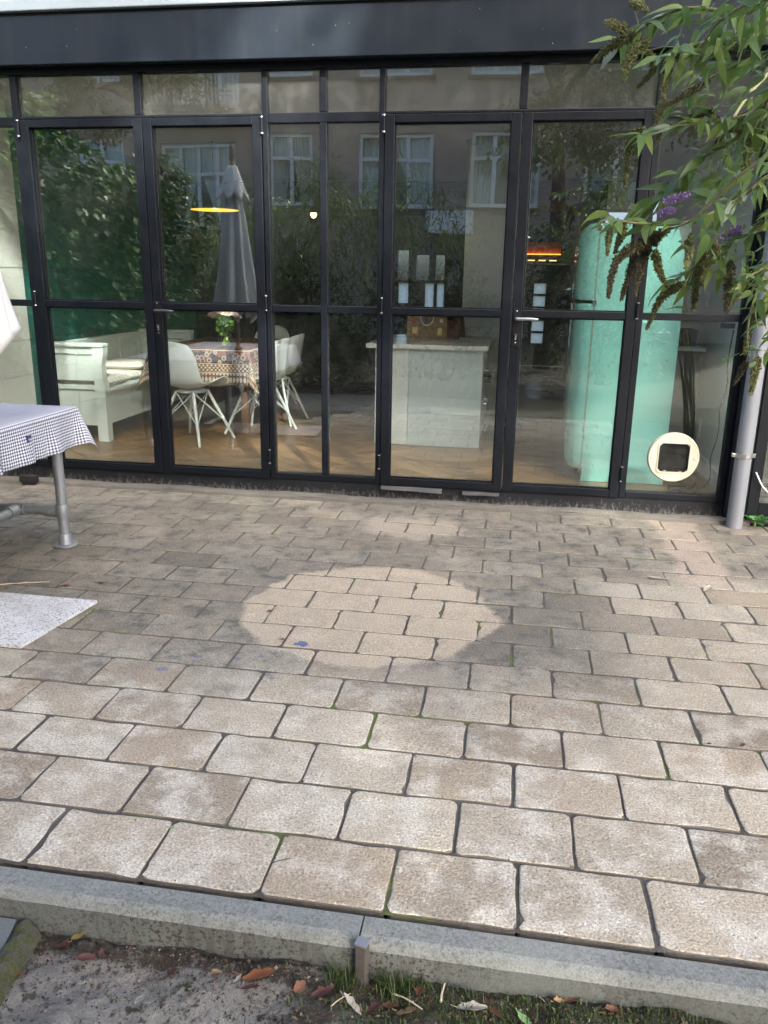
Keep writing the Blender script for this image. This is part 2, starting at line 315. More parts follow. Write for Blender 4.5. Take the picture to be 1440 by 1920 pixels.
def brocade():
    t = NT('brown_block_printed_cloth'); u = t.uv(); x, y, _ = t.sep(u)     # y: metres down from the table edge (negative on top)
    dark = (0.030, 0.016, 0.010); cream = (0.56, 0.49, 0.37); rust = (0.17, 0.062, 0.028)
    def band(a, b): return t.math('MULTIPLY', t.math('GREATER_THAN', y, a), t.math('LESS_THAN', y, b))
    def sn(v, k, ph=0.0): return t.math('SINE', t.math('ADD', t.math('MULTIPLY', v, k), ph))
    # small lattice of dots and lozenges
    la = t.math('GREATER_THAN', t.math('MULTIPLY', sn(x, 6.2832 / 0.034), sn(y, 6.2832 / 0.036)), 0.12)
    lo = t.math('GREATER_THAN', t.math('ADD', t.math('ABSOLUTE', sn(x, 3.1416 / 0.030)), t.math('ABSOLUTE', sn(y, 3.1416 / 0.055))), 1.35)
    paisley = t.maprange(t.math('ABSOLUTE', t.math('SUBTRACT', t.vor(u, 19.0), 0.36)), 0.03, 0.09, 0.75, 0)
    c = t.mix(t.maprange(t.noise(u, 16, 3), 0.48, 0.54, 0, 1), dark, rust)
    c = t.mix(t.math('MULTIPLY', paisley, band(0.015, 0.115)), c, cream)
    c = t.mix(t.math('MULTIPLY', la, band(0.125, 0.185)), c, cream)
    c = t.mix(t.math('MULTIPLY', lo, band(0.195, 0.36)), c, cream)
    for a in (0.008, 0.119, 0.189):
        c = t.mix(band(a, a + 0.005), c, cream)
    return t.fin(c, 0.85)
M['brocade'] = brocade()

def brick():
    t = NT('brown_brickwork'); p = t.pos(); x, y, z = t.sep(p)
    cx = t.node('ShaderNodeCombineXYZ'); t.set(cx.inputs[0], t.math('ADD', x, y)); t.set(cx.inputs[1], z)
    b = t.node('ShaderNodeTexBrick'); t.set(b.inputs['Vector'], cx.outputs[0]); b.inputs['Scale'].default_value = 1.0
    b.inputs['Brick Width'].default_value = 0.22; b.inputs['Row Height'].default_value = 0.062; b.inputs['Mortar Size'].default_value = 0.006
    b.inputs['Color1'].default_value = (0.43, 0.345, 0.285, 1); b.inputs['Color2'].default_value = (0.32, 0.25, 0.205, 1); b.inputs['Mortar'].default_value = (0.32, 0.30, 0.265, 1)
    return t.fin(t.mix(0.35, b.outputs[0], t.mix(t.noise(p, 0.8, 4), (0.30, 0.24, 0.20), (0.45, 0.365, 0.30))), 0.9)
M['brick'] = brick()
def fencemat():
    t = NT('weathered_fence_board'); o = t.objc(); g = t.noise(t.scale(o, (3, 30, 30)), 2, 5, 0.6, 0.5)
    return t.fin(t.mix(1.0, t.mix(g, (0.12, 0.095, 0.07), (0.30, 0.255, 0.20)), t.ramp(t.rnd(), [(0, 0.7), (1, 1.2)]), 'MULTIPLY'), 0.85)
M['fence'] = fencemat()
M['bark'] = plain('bark', (0.085, 0.065, 0.048), 0.9, 0.4, 14, 0.8, 60)
M['bamboo_stem'] = plain('bamboo_cane', (0.30, 0.27, 0.13), 0.45, 0.25, 6)
M['twig'] = plain('pale_brown_twig', (0.19, 0.185, 0.085), 0.7, 0.3, 25)
M['leaf_ivy'] = leafmat('vine_leaves', (0.038, 0.088, 0.024), (0.095, 0.205, 0.040), (0.22, 0.34, 0.055))
M['leaf_bamboo'] = leafmat('bamboo_leaves', (0.085, 0.14, 0.030), (0.20, 0.295, 0.065), (0.34, 0.42, 0.14))
M['leaf_tree'] = leafmat('tree_leaves', (0.028, 0.055, 0.016), (0.060, 0.105, 0.028), (0.12, 0.17, 0.05))
M['leaf_dark'] = leafmat('shrub_leaves', (0.030, 0.060, 0.020), (0.065, 0.130, 0.034), (0.13, 0.21, 0.05))
M['budd_leaf'] = leafmat('buddleia_leaf', (0.095, 0.175, 0.060), (0.175, 0.285, 0.070), (0.30, 0.385, 0.080), 0.38, 0.38, 12.0, True)
M['budd_leaf_pale'] = leafmat('buddleia_leaf_underside', (0.22, 0.30, 0.22), (0.34, 0.42, 0.31), (0.42, 0.48, 0.36), 0.6, 0.25, 12.0, True)
M['seed'] = leafmat('dry_seed_capsules', (0.085, 0.085, 0.032), (0.17, 0.18, 0.060), (0.30, 0.32, 0.11), 0.8, 0.05, 30)
M['seed_dark'] = leafmat('withered_seed_capsules', (0.050, 0.043, 0.024), (0.10, 0.088, 0.042), (0.18, 0.16, 0.075), 0.85, 0.05, 30)
M['purple'] = leafmat('purple_florets', (0.32, 0.20, 0.46), (0.50, 0.36, 0.66), (0.66, 0.52, 0.78), 0.6, 0.15, 30)
M['grass'] = leafmat('grass_blades', (0.022, 0.045, 0.008), (0.06, 0.10, 0.02), (0.13, 0.17, 0.04), 0.5, 0.2, 20)
M['straw'] = plain('dry_straw', (0.48, 0.41, 0.28), 0.8, 0.2)
M['acanthus'] = leafmat('bright_garden_leaf', (0.05, 0.17, 0.05), (0.09, 0.26, 0.07), (0.16, 0.36, 0.10), 0.35, 0.25, 20)
def fallen(name, a, b):
    t = NT(name); p = t.objc(); v = t.noise(p, 55, 4, 0.7); return t.fin(t.mix(v, a, b), 0.75)
M['f_red'] = fallen('fallen_leaf_red', (0.032, 0.011, 0.009), (0.115, 0.040, 0.028)); M['f_brown'] = fallen('fallen_leaf_brown', (0.06, 0.024, 0.013), (0.22, 0.10, 0.052))
M['f_orange'] = fallen('fallen_leaf_orange', (0.09, 0.030, 0.012), (0.28, 0.11, 0.045)); M['f_tan'] = fallen('fallen_leaf_tan', (0.17, 0.10, 0.045), (0.36, 0.25, 0.13))
M['f_pale'] = fallen('fallen_leaf_pale', (0.18, 0.165, 0.13), (0.40, 0.38, 0.32)); M['f_green'] = fallen('fallen_leaf_green', (0.13, 0.26, 0.09), (0.30, 0.46, 0.20)); M['f_two_tone'] = fallen('fallen_leaf_half_green', (0.06, 0.15, 0.03), (0.42, 0.20, 0.06))
def ticking():
    t = NT('striped_cushion_cotton'); o = t.objc(); x, y, z = t.sep(o)
    s = t.math('GREATER_THAN', t.math('SINE', t.math('MULTIPLY', y, 95.0)), 0.35); return t.fin(t.mix(t.math('MULTIPLY', s, 0.45), (0.62, 0.61, 0.55), (0.32, 0.29, 0.22)), 0.9)
M['ticking'] = ticking()

# ------------------------------------------------------------------ helpers: meshes
class MB:
    def __init__(s): s.v = []; s.f = []; s.uv = None; s.mi = []
    def add(s, vs_, fs_, mi=0):
        o = len(s.v); s.v += [tuple(v) for v in vs_]; s.f += [tuple(i + o for i in f) for f in fs_]; s.mi += [mi] * len(fs_); return s
    def box(s, x0, x1, y0, y1, z0, z1, b=0.0):
        if b <= 0:
            return s.add([(x0, y0, z0), (x1, y0, z0), (x1, y1, z0), (x0, y1, z0), (x0, y0, z1), (x1, y0, z1), (x1, y1, z1), (x0, y1, z1)],
                         [(0, 3, 2, 1), (4, 5, 6, 7), (0, 1, 5, 4), (1, 2, 6, 5), (2, 3, 7, 6), (3, 0, 4, 7)])
        bm = bmesh.new(); bmesh.ops.create_cube(bm, size=1.0)
        for v in bm.verts: v.co = ((x0 + x1) / 2 + v.co.x * (x1 - x0), (y0 + y1) / 2 + v.co.y * (y1 - y0), (z0 + z1) / 2 + v.co.z * (z1 - z0))
        bmesh.ops.bevel(bm, geom=list(bm.edges), offset=b, segments=2, affect='EDGES', profile=0.5)
        bm.verts.index_update(); s.add([v.co[:] for v in bm.verts], [[v.index for v in f.verts] for f in bm.faces]); bm.free(); return s
    def tube(s, pts, rad, n=8, caps=True):
        pts = [Vector(p) for p in pts]; rad = rad if isinstance(rad, (list, tuple)) else [rad] * len(pts); vs_, fs_ = [], []
        prev = None
        for i, p in enumerate(pts):
            t = (pts[min(i + 1, len(pts) - 1)] - pts[max(i - 1, 0)]).normalized()
            a = prev if prev is not None else (Vector((0, 0, 1)) if abs(t.z) < 0.9 else Vector((1, 0, 0)))
            a = (a - t * a.dot(t)); a = a.normalized() if a.length > 1e-6 else t.orthogonal().normalized(); prev = a; b = t.cross(a)
            for k in range(n): vs_.append(p + (a * math.cos(2 * math.pi * k / n) + b * math.sin(2 * math.pi * k / n)) * rad[i])
        for i in range(len(pts) - 1):
            for k in range(n): fs_.append((i * n + k, i * n + (k + 1) % n, (i + 1) * n + (k + 1) % n, (i + 1) * n + k))
        if caps: fs_.append(tuple(reversed(range(n)))); fs_.append(tuple((len(pts) - 1) * n + k for k in range(n)))
        return s.add(vs_, fs_)
    def lathe(s, prof, n=24, c=(0, 0, 0), close=False):
        vs_, fs_ = [], []
        for (r, z) in prof:
            for k in range(n): vs_.append((c[0] + r * math.cos(2 * math.pi * k / n), c[1] + r * math.sin(2 * math.pi * k / n), c[2] + z))
        for i in range(len(prof) - 1):
            for k in range(n): fs_.append((i * n + k, i * n + (k + 1) % n, (i + 1) * n + (k + 1) % n, (i + 1) * n + k))
        return s.add(vs_, fs_)
    def grid(s, nu, nv, fn, uvfn=None):
        vs_ = [fn(u / nu, v / nv) for v in range(nv + 1) for u in range(nu + 1)]
        fs_ = [(v * (nu + 1) + u, v * (nu + 1) + u + 1, (v + 1) * (nu + 1) + u + 1, (v + 1) * (nu + 1) + u) for v in range(nv) for u in range(nu)]
        return s.add(vs_, fs_)
    def mesh(s, name, smooth=False):
        me = bpy.data.meshes.new(name); me.from_pydata(s.v, [], s.f); me.update()
        if smooth: me.polygons.foreach_set('use_smooth', [True] * len(me.polygons))
        return me
    def build(s, name, mat, parent=None, smooth=False, uv=None, loc=None):
        me = s.mesh(name, smooth)
        if uv:
            l = me.uv_layers.new(name='UVMap')
            for lp in me.loops: l.data[lp.index].uv = uv[lp.vertex_index]
        o = bpy.data.objects.new(name, me); col.objects.link(o)
        me.materials.append(mat)
        if parent: o.parent = parent
        if loc: o.location = loc
        return o

def smooth_by_angle(o, deg=40):
    me = o.data; me.polygons.foreach_set('use_smooth', [True] * len(me.polygons))
    bm = bmesh.new(); bm.from_mesh(me)
    for e in bm.edges: e.smooth = len(e.link_faces) == 2 and e.calc_face_angle(0) < R(deg)
    bm.to_mesh(me); bm.free(); return o

def tag(o, label=None, cat=None, group=None, kind=None):
    if label: o['label'] = label
    if cat: o['category'] = cat
    if group: o['group'] = group
    if kind: o['kind'] = kind
    return o
def thing(name, label, cat, loc=(0, 0, 0), rz=0.0, group=None):
    o = bpy.data.objects.new(name, None); col.objects.link(o); o.location = loc; o.rotation_euler = (0, 0, rz); o.empty_display_size = 0.1
    return tag(o, label, cat, group)
def struct(o): o['kind'] = 'structure'; return o
def inst(name, me, parent=None, mw=None):
    o = bpy.data.objects.new(name, me); col.objects.link(o)
    if parent: o.parent = parent
    if mw is not None: o.matrix_local = mw
    return o
def copy_tree(o, parent=None):
    c = o.copy(); col.objects.link(c)
    if parent: c.parent = parent
    for ch in o.children: copy_tree(ch, c)
    return c
def box(name, mat, parent, *a, b=0.0): return MB().box(*a, b=b).build(name, mat, parent)
def tube(name, mat, parent, pts, r, n=10): return MB().tube(pts, r, n).build(name, mat, parent, smooth=False)
def bez(p, n):
    """smooth curve through points (Catmull-Rom)"""
    p = [Vector(q) for q in p]; q = [p[0] * 2 - p[1]] + p + [p[-1] * 2 - p[-2]]; out = []
    for i in range(1, len(q) - 2):
        for k in range(n):
            t = k / n; a, b, c, d = q[i - 1], q[i], q[i + 1], q[i + 2]
            out.append(0.5 * ((2 * b) + (c - a) * t + (2 * a - 5 * b + 4 * c - d) * t * t + (3 * b - a - 3 * c + d) * t ** 3))
    out.append(p[-1]); return out

def rusty():
    t = NT('rusty_stake'); p = t.objc(); n = t.noise(p, 40, 5, 0.7); return t.fin(t.mix(n, (0.045, 0.035, 0.030), (0.16, 0.145, 0.13)), 0.75, Metallic=0.3)
M['rust'] = rusty()

# ------------------------------------------------------------------ the ground, kerb and pavers
FZ = 0.10
rng = random.Random(7)
g = MB().grid(30, 30, lambda u, v: (-60 + 120 * u, -90 + 150 * v, -0.16)); struct(g.build('ground', M['garden']))
def soil_h(x, y):
    return -0.088 + 0.010 * math.sin(7 * x + 2) * math.sin(9 * y) + 0.012 * math.sin(3.1 * x + 0.7) + 0.006 * math.sin(23 * x + 11 * y) + 0.005 * math.sin(31 * y - 17 * x) - 0.02 * max(0, (-3.9 - y)) - (0.012 if y > -3.63 else 0)
from mathutils import noise as mn
def soil_h(x, y, base=soil_h):
    v = Vector((x, y, 0)); n1 = mn.fractal(v * 38, 0.6, 2.1, 4); n2 = mn.fractal(v * 12 + Vector((5, 3, 0)), 0.8, 2.0, 3)
    return base(x, y) + 0.0042 * n1 + 0.006 * n2 + (0.010 * max(0, 1 - (-3.622 - y) / 0.05) if -3.70 < y < -3.61 else 0)
struct(MB().grid(500, 90, lambda u, v: (-1.7 + 3.0 * u, -4.05 + 0.442 * v, soil_h(-1.7 + 3.0 * u, -4.05 + 0.442 * v))).build('soil', M['soil'], smooth=True))
struct(MB().grid(40, 20, lambda u, v: (-3.6 + 6.6 * u, -5.6 + 1.56 * v, -0.118)).build('soil_path', M['soil']))
patio = struct(MB().grid(40, 30, lambda u, v: (-4.3 + 6.6 * u, -3.525 + 3.43 * v, -0.0052 + 0.0016 * min(1, max(0, (v - 0.2) / 0.2)))).build('patio', M['joint']))

PL, PD, PX0, PY0 = 0.30, 0.2, -1.1266, -3.522
ROWY = [-3.522, -3.299, -3.078, -2.868, -2.655, -2.440, -2.232, -2.030, -1.832, -1.635, -1.437, -1.240, -1.043, -0.850, -0.665, -0.485, -0.300, -0.108]
ROWX = [0.0734, -0.0875, 0.057, -0.095, 0.043, -0.109, 0.041, -0.099, 0.035, -0.120, 0.030, -0.117, 0.019, -0.123, 0.013, -0.133, 0.010]
def paver_mesh(seed):
    r = random.Random(seed); L, D = PL - 0.0040, PD - 0.0044; rad = 0.011 + r.random() * 0.008; pts = []
    for (cx, cy, a0) in ((L / 2, D / 2, 0), (-L / 2, D / 2, 90), (-L / 2, -D / 2, 180), (L / 2, -D / 2, 270)):
        rr = rad * r.uniform(0.6, 1.5); ccx = cx - math.copysign(rr, cx); ccy = cy - math.copysign(rr, cy)
        for k in range(4):
            a = R(a0 + 30 * k); pts.append((ccx + rr * math.cos(a) + r.uniform(-1, 1) * 0.0015, ccy + rr * math.sin(a) + r.uniform(-1, 1) * 0.0015))
        nx, ny = ((-L / 2, D / 2), (-L / 2, -D / 2), (L / 2, -D / 2), (L / 2, D / 2))[a0 // 90]
        for k in (0.25, 0.5, 0.75):
            q = (cx * (1 - k) + nx * k, cy * (1 - k) + ny * k); j = r.uniform(-0.0028, 0.0006)
            pts.append((q[0] + (j * math.copysign(1, q[0]) if abs(abs(q[0]) - L / 2) < 1e-4 else 0), q[1] + (j * math.copysign(1, q[1]) if abs(abs(q[1]) - D / 2) < 1e-4 else 0)))
    n = len(pts); m = MB(); ring = []; chip = [max(0.0, r.gauss(0.0, 0.004)) if r.random() < 0.3 else 0.0 for _ in pts]
    for (ins, z) in ((0.0, -0.03), (0.0, -0.0060), (0.0014, -0.0020), (0.0042, 0.0)):
        ring.append([(x - math.copysign(min(ins + (c if ins else 0), abs(x)), x), y - math.copysign(min(ins + (c if ins else 0), abs(y)), y), z) for (x, y), c in zip(pts, chip)])
    vs_ = sum(ring, []); fs_ = []
    for i in range(3):
        for k in range(n): fs_.append((i * n + k, i * n + (k + 1) % n, (i + 1) * n + (k + 1) % n, (i + 1) * n + k))
    fs_.append(tuple(3 * n + k for k in range(n))); m.add(vs_, fs_)
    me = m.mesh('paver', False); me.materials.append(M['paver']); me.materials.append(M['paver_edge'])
    for p in me.polygons: p.material_index = 1 if p.center.z < -0.004 else 0
    return me
pmesh = [paver_mesh(k) for k in range(14)]
FR, FU, FF, FC = _r, _u, _f, Vector((0, -5.03, 1.3897))
def in_view(x, y, mx=0.0):
    d = Vector((x, y, 0)) - FC; z = d.dot(FF)
    return z > 0 and abs(d.dot(FR) / z) < 0.4732 + mx
slab_c = (-2.05, -2.21)
for k in range(17):
    y = (ROWY[k] + ROWY[k + 1]) / 2; sy = (ROWY[k + 1] - ROWY[k]) / PD; pl = 0.30 if k < 4 else 0.2965
    for i in range(-17, 17):
        x = ROWX[k] + (i + 0.5) * pl
        if not in_view(x, y, 0.16) or x < -4.2 or x > 2.2: continue
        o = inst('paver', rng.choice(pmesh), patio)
        o.location = (x + rng.uniform(-1, 1) * 0.002, y + rng.uniform(-1, 1) * 0.0015, rng.uniform(-0.0018, 0.0015))
        o.rotation_euler = (R(rng.uniform(-0.3, 0.3)), R(rng.uniform(-0.3, 0.3)), R(rng.uniform(-0.4, 0.4)) + (math.pi if rng.random() < 0.5 else 0)); o.scale = (pl / PL, sy, 1)

kerb = struct(MB().box(-3.6, 2.4, -3.605, -3.54, -0.30, -0.13).build('kerb', M['kerb_face_shade']))
def kerb_stone(x0, x1):
    prof = [(-3.536, -0.20), (-3.536, -0.006), (-3.540, -0.002), (-3.590, -0.003), (-3.602, -0.009), (-3.612, -0.026), (-3.614, -0.20)]
    n = len(prof); st = max(2, int((x1 - x0) / 0.05)); m = MB(); r = random.Random(int(x0 * 100) + 999)
    vs_ = [(x0 + (x1 - x0) * i / st, y, z + (r.uniform(-0.0007, 0.0007) if j in (4, 5) else 0)) for i in range(st + 1) for j, (y, z) in enumerate(prof)]
    fs_ = [(i * n + j, i * n + j + 1, (i + 1) * n + j + 1, (i + 1) * n + j) for i in range(st) for j in range(n - 1)]
    fs_ += [tuple(range(n)), tuple(reversed([st * n + j for j in range(n)]))]
    o = m.add(vs_, fs_).build('kerb_stone', M['kerb'], kerb); o.data.materials.append(M['kerb_face_shade'])
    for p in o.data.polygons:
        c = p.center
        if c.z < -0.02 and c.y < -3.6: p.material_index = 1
    return o
for a in range(-3, 3): kerb_stone(-0.268 + a, -0.268 + a + 0.996)
struct(MB().grid(60, 3, lambda u, v: (-4.2 + 5.62 * u, -0.105 + 0.095 * v, 0.018 + 0.004 * math.sin(40 * u) + (0.006 if v > 0.3 else -0.004) + 0.003 * math.sin(111 * u + 5 * v))).add(
    [(-4.2, -0.105, 0.016), (1.42, -0.105, 0.016), (1.42, -0.107, -0.03), (-4.2, -0.107, -0.03)], [(0, 3, 2, 1)]).build('concrete_ledge', M['ledge']))

# ------------------------------------------------------------------ the garden room: roof edge, walls, floor
fas = thing('roof_fascia', 'dark grey fascia board with pale metal roof edging above the glass', 'fascia', (-1, -0.12, 2.56))
def kid(o, p):
    o.parent = p; o.matrix_parent_inverse = Matrix.Translation(p.location).inverted() if p.rotation_euler.z == 0 else p.matrix_basis.inverted(); return o
kid(box('fascia_board', M['fascia'], None, -5.2, 2.6, -0.125, -0.105, 2.562, 2.818, b=0.004), fas)
kid(box('fascia_board', M['fascia'], None, -5.2, 2.6, -0.103, 0.06, 2.566, 2.580), fas).name = 'soffit'
kid(box('shadow_gap', M['black'], None, -5.2, 2.6, -0.115, -0.02, 2.820, 2.834), fas)
kid(box('roof_edging', M['zinc'], None, -5.2, 2.6, -0.150, 0.02, 2.836, 2.895, b=0.006), fas)
struct(box('roof', M['black'], None, -4.0, 2.6, 0.062, 4.3, 2.66, 2.84))
def slope_box(name, x0, x1, y0, y1, z0, z1, t, mat):
    return MB().add([(x0, y0, z0), (x1, y0, z0), (x1, y1, z1), (x0, y1, z1), (x0, y0, z0 + t), (x1, y0, z0 + t), (x1, y1, z1 + t), (x0, y1, z1 + t)],
        [(0, 3, 2, 1), (4, 5, 6, 7), (0, 1, 5, 4), (1, 2, 6, 5), (2, 3, 7, 6), (3, 0, 4, 7)]).build(name, mat)
struct(slope_box('ceiling', -3.9, 1.5, 0.064, 4.1, 2.60, 2.372, 0.03, M['ceiling']))
struct(box('wall_left', M['teal'], None, -3.90, -3.74, 0.80, 4.2, -0.05, 2.64))
struct(box('wall_left_white', M['white_wall'], None, -3.90, -3.72, 0.03, 0.80, -0.05, 2.64))
for i in range(9): box('wall_board', M['teal'], bpy.data.objects['wall_left'], -3.7395, -3.728, 0.803, 4.1, 0.11 + i * 0.262, 0.11 + i * 0.262 + 0.255, b=0.003)
for i in range(9): box('wall_board', M['white_wall'], bpy.data.objects['wall_left_white'], -3.7195, -3.708, 0.03, 0.797, 0.11 + i * 0.262, 0.11 + i * 0.262 + 0.256, b=0.002)
wr = struct(box('wall_right', M['white_wall'], None, 1.32, 1.42, 0.03, 4.2, -0.05, 2.64))
box('baseboard', M['white'], wr, 1.304, 1.319, 0.04, 3.0, FZ + 0.001, FZ + 0.12, b=0.003)
pw = struct(box('partition_wall', M['white_wall'], None, -0.52, 0.02, 2.40, 2.52, FZ - 0.05, 2.60))
box('partition_return', M['white_wall'], pw, -0.08, 0.018, 2.523, 4.05, FZ - 0.05, 2.60)
box('baseboard', M['island'], pw, -0.50, 0.03, 2.386, 2.399, FZ + 0.001, FZ + 0.13, b=0.003)
# older dark house behind
struct(box('back_ceiling', M['dark_wall'], None, -3.9, -0.25, 4.1, 9.2, 2.36, 2.60)); struct(box('hall_ceiling', M['dark_wall'], None, -0.248, 1.5, 4.1, 8.04, 2.36, 2.60))
struct(box('back_wall_left', M['dark_wall'], None, -3.98, -3.86, 4.2, 9.2, -0.05, 2.6))
struct(box('hall_wall', M['dark_wall'], None, 0.70, 0.80, 4.1, 8.04, -0.05, 2.6))
struct(box('hall_wall_left', M['dark_wall'], None, -0.30, -0.20, 4.9, 9.1, -0.05, 2.36))
bw = struct(thing('back_wall', None, None))
def holes_wall(parent, y, x0, x1, z0, z1, holes, mat, t=0.12):
    xs = sorted({x0, x1} | {h[0] for h in holes} | {h[1] for h in holes}); zs = sorted({z0, z1} | {h[2] for h in holes} | {h[3] for h in holes}); m = MB()
    for a, b in zip(xs, xs[1:]):
        for c, d in zip(zs, zs[1:]):
            if any(h[0] <= (a + b) / 2 <= h[1] and h[2] <= (c + d) / 2 <= h[3] for h in holes): continue
            m.box(a, b, y, y + t, c, d)
    return m.build('wall_face', mat, parent)
BWIN = [(-2.09, -1.90, 1.36, 1.83), (-2.07, -1.90, 0.98, 1.31), (-1.77, -1.56, 1.36, 1.76), (-1.62, -1.47, 0.80, 1.31), (-1.42, -1.30, 0.80, 1.31), (-1.45, -1.30, 1.36, 1.76)]
holes_wall(bw, 9.0, -3.98, -0.25, -0.05, 2.6, BWIN, M['dark_wall'])
for h in BWIN: box('window_pane', M['frosted'] if h[3] < 1.35 else M['glass_clear'], bw, h[0], h[1], 9.05, 9.06, h[2], h[3])
# front door of the house at the end of the hall
hd = thing('front_door', 'dark front door with a column of five small square lit panes', 'door', (0.3, 8.0, FZ))
HD = [(0.17, 0.35, 1.34 - 0.185 * i - 0.155, 1.34 - 0.185 * i) for i in range(5)]
o = holes_wall(None, 8.0, -0.20, 0.70, FZ, 1.62, HD, M['dark_wall'], 0.05); o.name = 'door_leaf'; kid(o, hd)
for h in HD: kid(box('pane', M['frosted'], None, h[0], h[1], 8.02, 8.03, h[2], h[3]), hd)
kid(box('transom_board', M['orange_board'], None, 0.0, 0.53, 8.00, 8.01, 1.772, 1.94), hd)['label'] = 'board over the door lit orange from below'
kid(box('light_strip', M['orange_glow'], None, 0.0, 0.53, 7.955, 7.995, 1.757, 1.766), hd)
tb_ = MB(); 
kid(box('lintel', M['dark_wall'], None, -0.2, 0.70, 7.98, 8.05, 1.625, 1.755), hd)
kid(box('door_head', M['dark_wall'], None, -0.2, 0.70, 8.02, 8.05, 1.757, 2.4), hd)
for i in range(3): kid(box('light_slit', M['slit_glow'], None, 0.05 + 0.16 * i, 0.155 + 0.16 * i, 7.97, 7.979, 1.665, 1.68), hd)
struct(box('hall_floor', M['grey_tile'], None, -3.9, 0.8, 4.32, 8.0, 0.0, FZ - 0.002))
kid(box('post', M['wood_brown'], None, 0.60, 0.69, 5.0, 5.08, FZ, 2.3), thing('timber_post', 'brown timber door post at the side of the dark hall', 'post', (0.64, 5.04, FZ)))

# herringbone floor
flo = struct(box('floor', M['wood_brown'], None, -3.9, 1.32, 0.035, 4.32, 0.0, FZ - 0.009))
BW_, BL_ = 0.105, 0.63
bm_ = MB().box(-BL_ / 2 + 0.001, BL_ / 2 - 0.001, -BW_ / 2 + 0.001, BW_ / 2 - 0.001, -0.010, 0, b=0.0).mesh('floor_block'); bm_.materials.append(M['oak'])
far = MB(); c45, s45 = math.cos(R(45)), math.sin(R(45)); nblk = 0
for k in range(-80, 81):
    for m_ in range(-14, 15):
        for typ in (0, 1):
            ox, oy = k * BW_ + m_ * BL_, k * BW_ - m_ * BL_
            cx, cy, ang = (ox + BL_ / 2, oy + BW_ / 2, 0) if typ == 0 else (ox - BW_ / 2, oy + BL_ / 2, 90)
            X, Y, a = cx * c45 - cy * s45 - 1.2, cx * s45 + cy * c45 + 2.0, ang + 45
            if not (-3.95 < X < 1.45 and -0.15 < Y < 4.25): continue
            hx = 0.5 * (BL_ + BW_) * c45
            if Y < 0.035 + hx - 0.28 or X > 1.31 - 0.12 or X < -3.72 + 0.1: pass
            mw = Matrix.Translation((X, Y, FZ + rng.uniform(-0.0006, 0.0004))) @ Matrix.Rotation(R(a), 4, 'Z')
            # blocks cut off by the sill or the walls are trimmed to the room
            if Y - hx < 0.036 or X + hx > 1.303 or X - hx < -3.72 or Y + hx > 4.3:
                b2 = bmesh.new(); b2.from_mesh(bm_); bmesh.ops.transform(b2, matrix=mw, verts=b2.verts)
                for pc, pn in (((0, 0.036, 0), (0, -1, 0)), ((1.303, 0, 0), (1, 0, 0)), ((-3.725, 0, 0), (-1, 0, 0)), ((0, 4.31, 0), (0, 1, 0))):
                    bmesh.ops.bisect_plane(b2, geom=b2.verts[:] + b2.edges[:] + b2.faces[:], plane_co=pc, plane_no=pn, clear_outer=True)
                if len(b2.faces) < 3: b2.free(); continue
                bmesh.ops.transform(b2, matrix=mw.inverted(), verts=b2.verts)
                me = bpy.data.meshes.new('floor_block'); b2.to_mesh(me); b2.free(); me.materials.append(M['oak'])
            else: me = bm_
            if Y > 3.35: far.add([(mw @ v.co)[:] for v in me.vertices], [tuple(p.vertices) for p in me.polygons]); continue
            inst('floor_block', me, flo, mw); nblk += 1
fo = far.build('far_floor_blocks', M['oak'], flo); fo['kind'] = 'stuff'

# ------------------------------------------------------------------ the glazed front
win = thing('glazed_front', 'black steel framed window wall fixed between the garden doors', 'window', (-1.4, 0, 0.0))
def W(name, mat, *a, b=0.0): return kid(box(name, mat, None, *a, b=b), win)
S = M['steel']; Y0, Y1 = -0.030, 0.030
W('plinth', M['plinth'], -5.0, 1.40, -0.022, 0.033, 0.002, 0.108)
W('head_rail', S, -5.0, 2.4, Y0 - 0.01, Y1, 2.528, 2.565, b=0.003)
POSTS = [(-3.145, -3.102), (-1.560, -1.527), (-0.866, -0.834), (0.657, 0.695), (1.235, 1.272)]
for a, b in POSTS: W('post', S, a, b, Y0, Y1, 0.109, 2.527, b=0.003)
W('corner_post', S, 1.274, 1.400, -0.055, 0.028, 0.0, 2.527, b=0.004)
# transom rail, cut between the posts
spans = [(-4.9, -3.147), (-3.100, -1.562), (-1.525, -0.868), (-0.832, 0.655), (0.697, 1.233)]
for i, (a, b) in enumerate(spans): W('transom_rail', S, a, b, Y0 + 0.002, Y1 - 0.002, 2.285 if i in (1, 3) else 2.247, 2.300, b=0.003)
for a, b in ((-2.350, -2.306), (-0.078, -0.034)): W('mullion', S, a, b, Y0 + 0.004, Y1 - 0.004, 2.3015, 2.5265, b=0.003)
W('mullion', S, -1.217, -1.175, Y0 + 0.004, Y1 - 0.004, 2.3015, 2.5265, b=0.003)
W('mullion', S, -1.217, -1.175, Y0 + 0.004, Y1 - 0.004, 0.153, 2.2455, b=0.003)
def pane(parent_fn, x0, x1, z0, z1, mat=None, y=0.0): return parent_fn('pane', mat or M['glass'], x0, x1, y - 0.004, y + 0.004, z0, z1)
for a, b in ((-4.9, -3.147), (-3.100, -2.352), (-2.304, -1.562), (-1.525, -1.219), (-1.173, -0.868), (-0.832, -0.080), (-0.032, 0.655), (0.697, 1.233)): pane(W, a, b, 2.301, 2.527, M['glass_veil'])
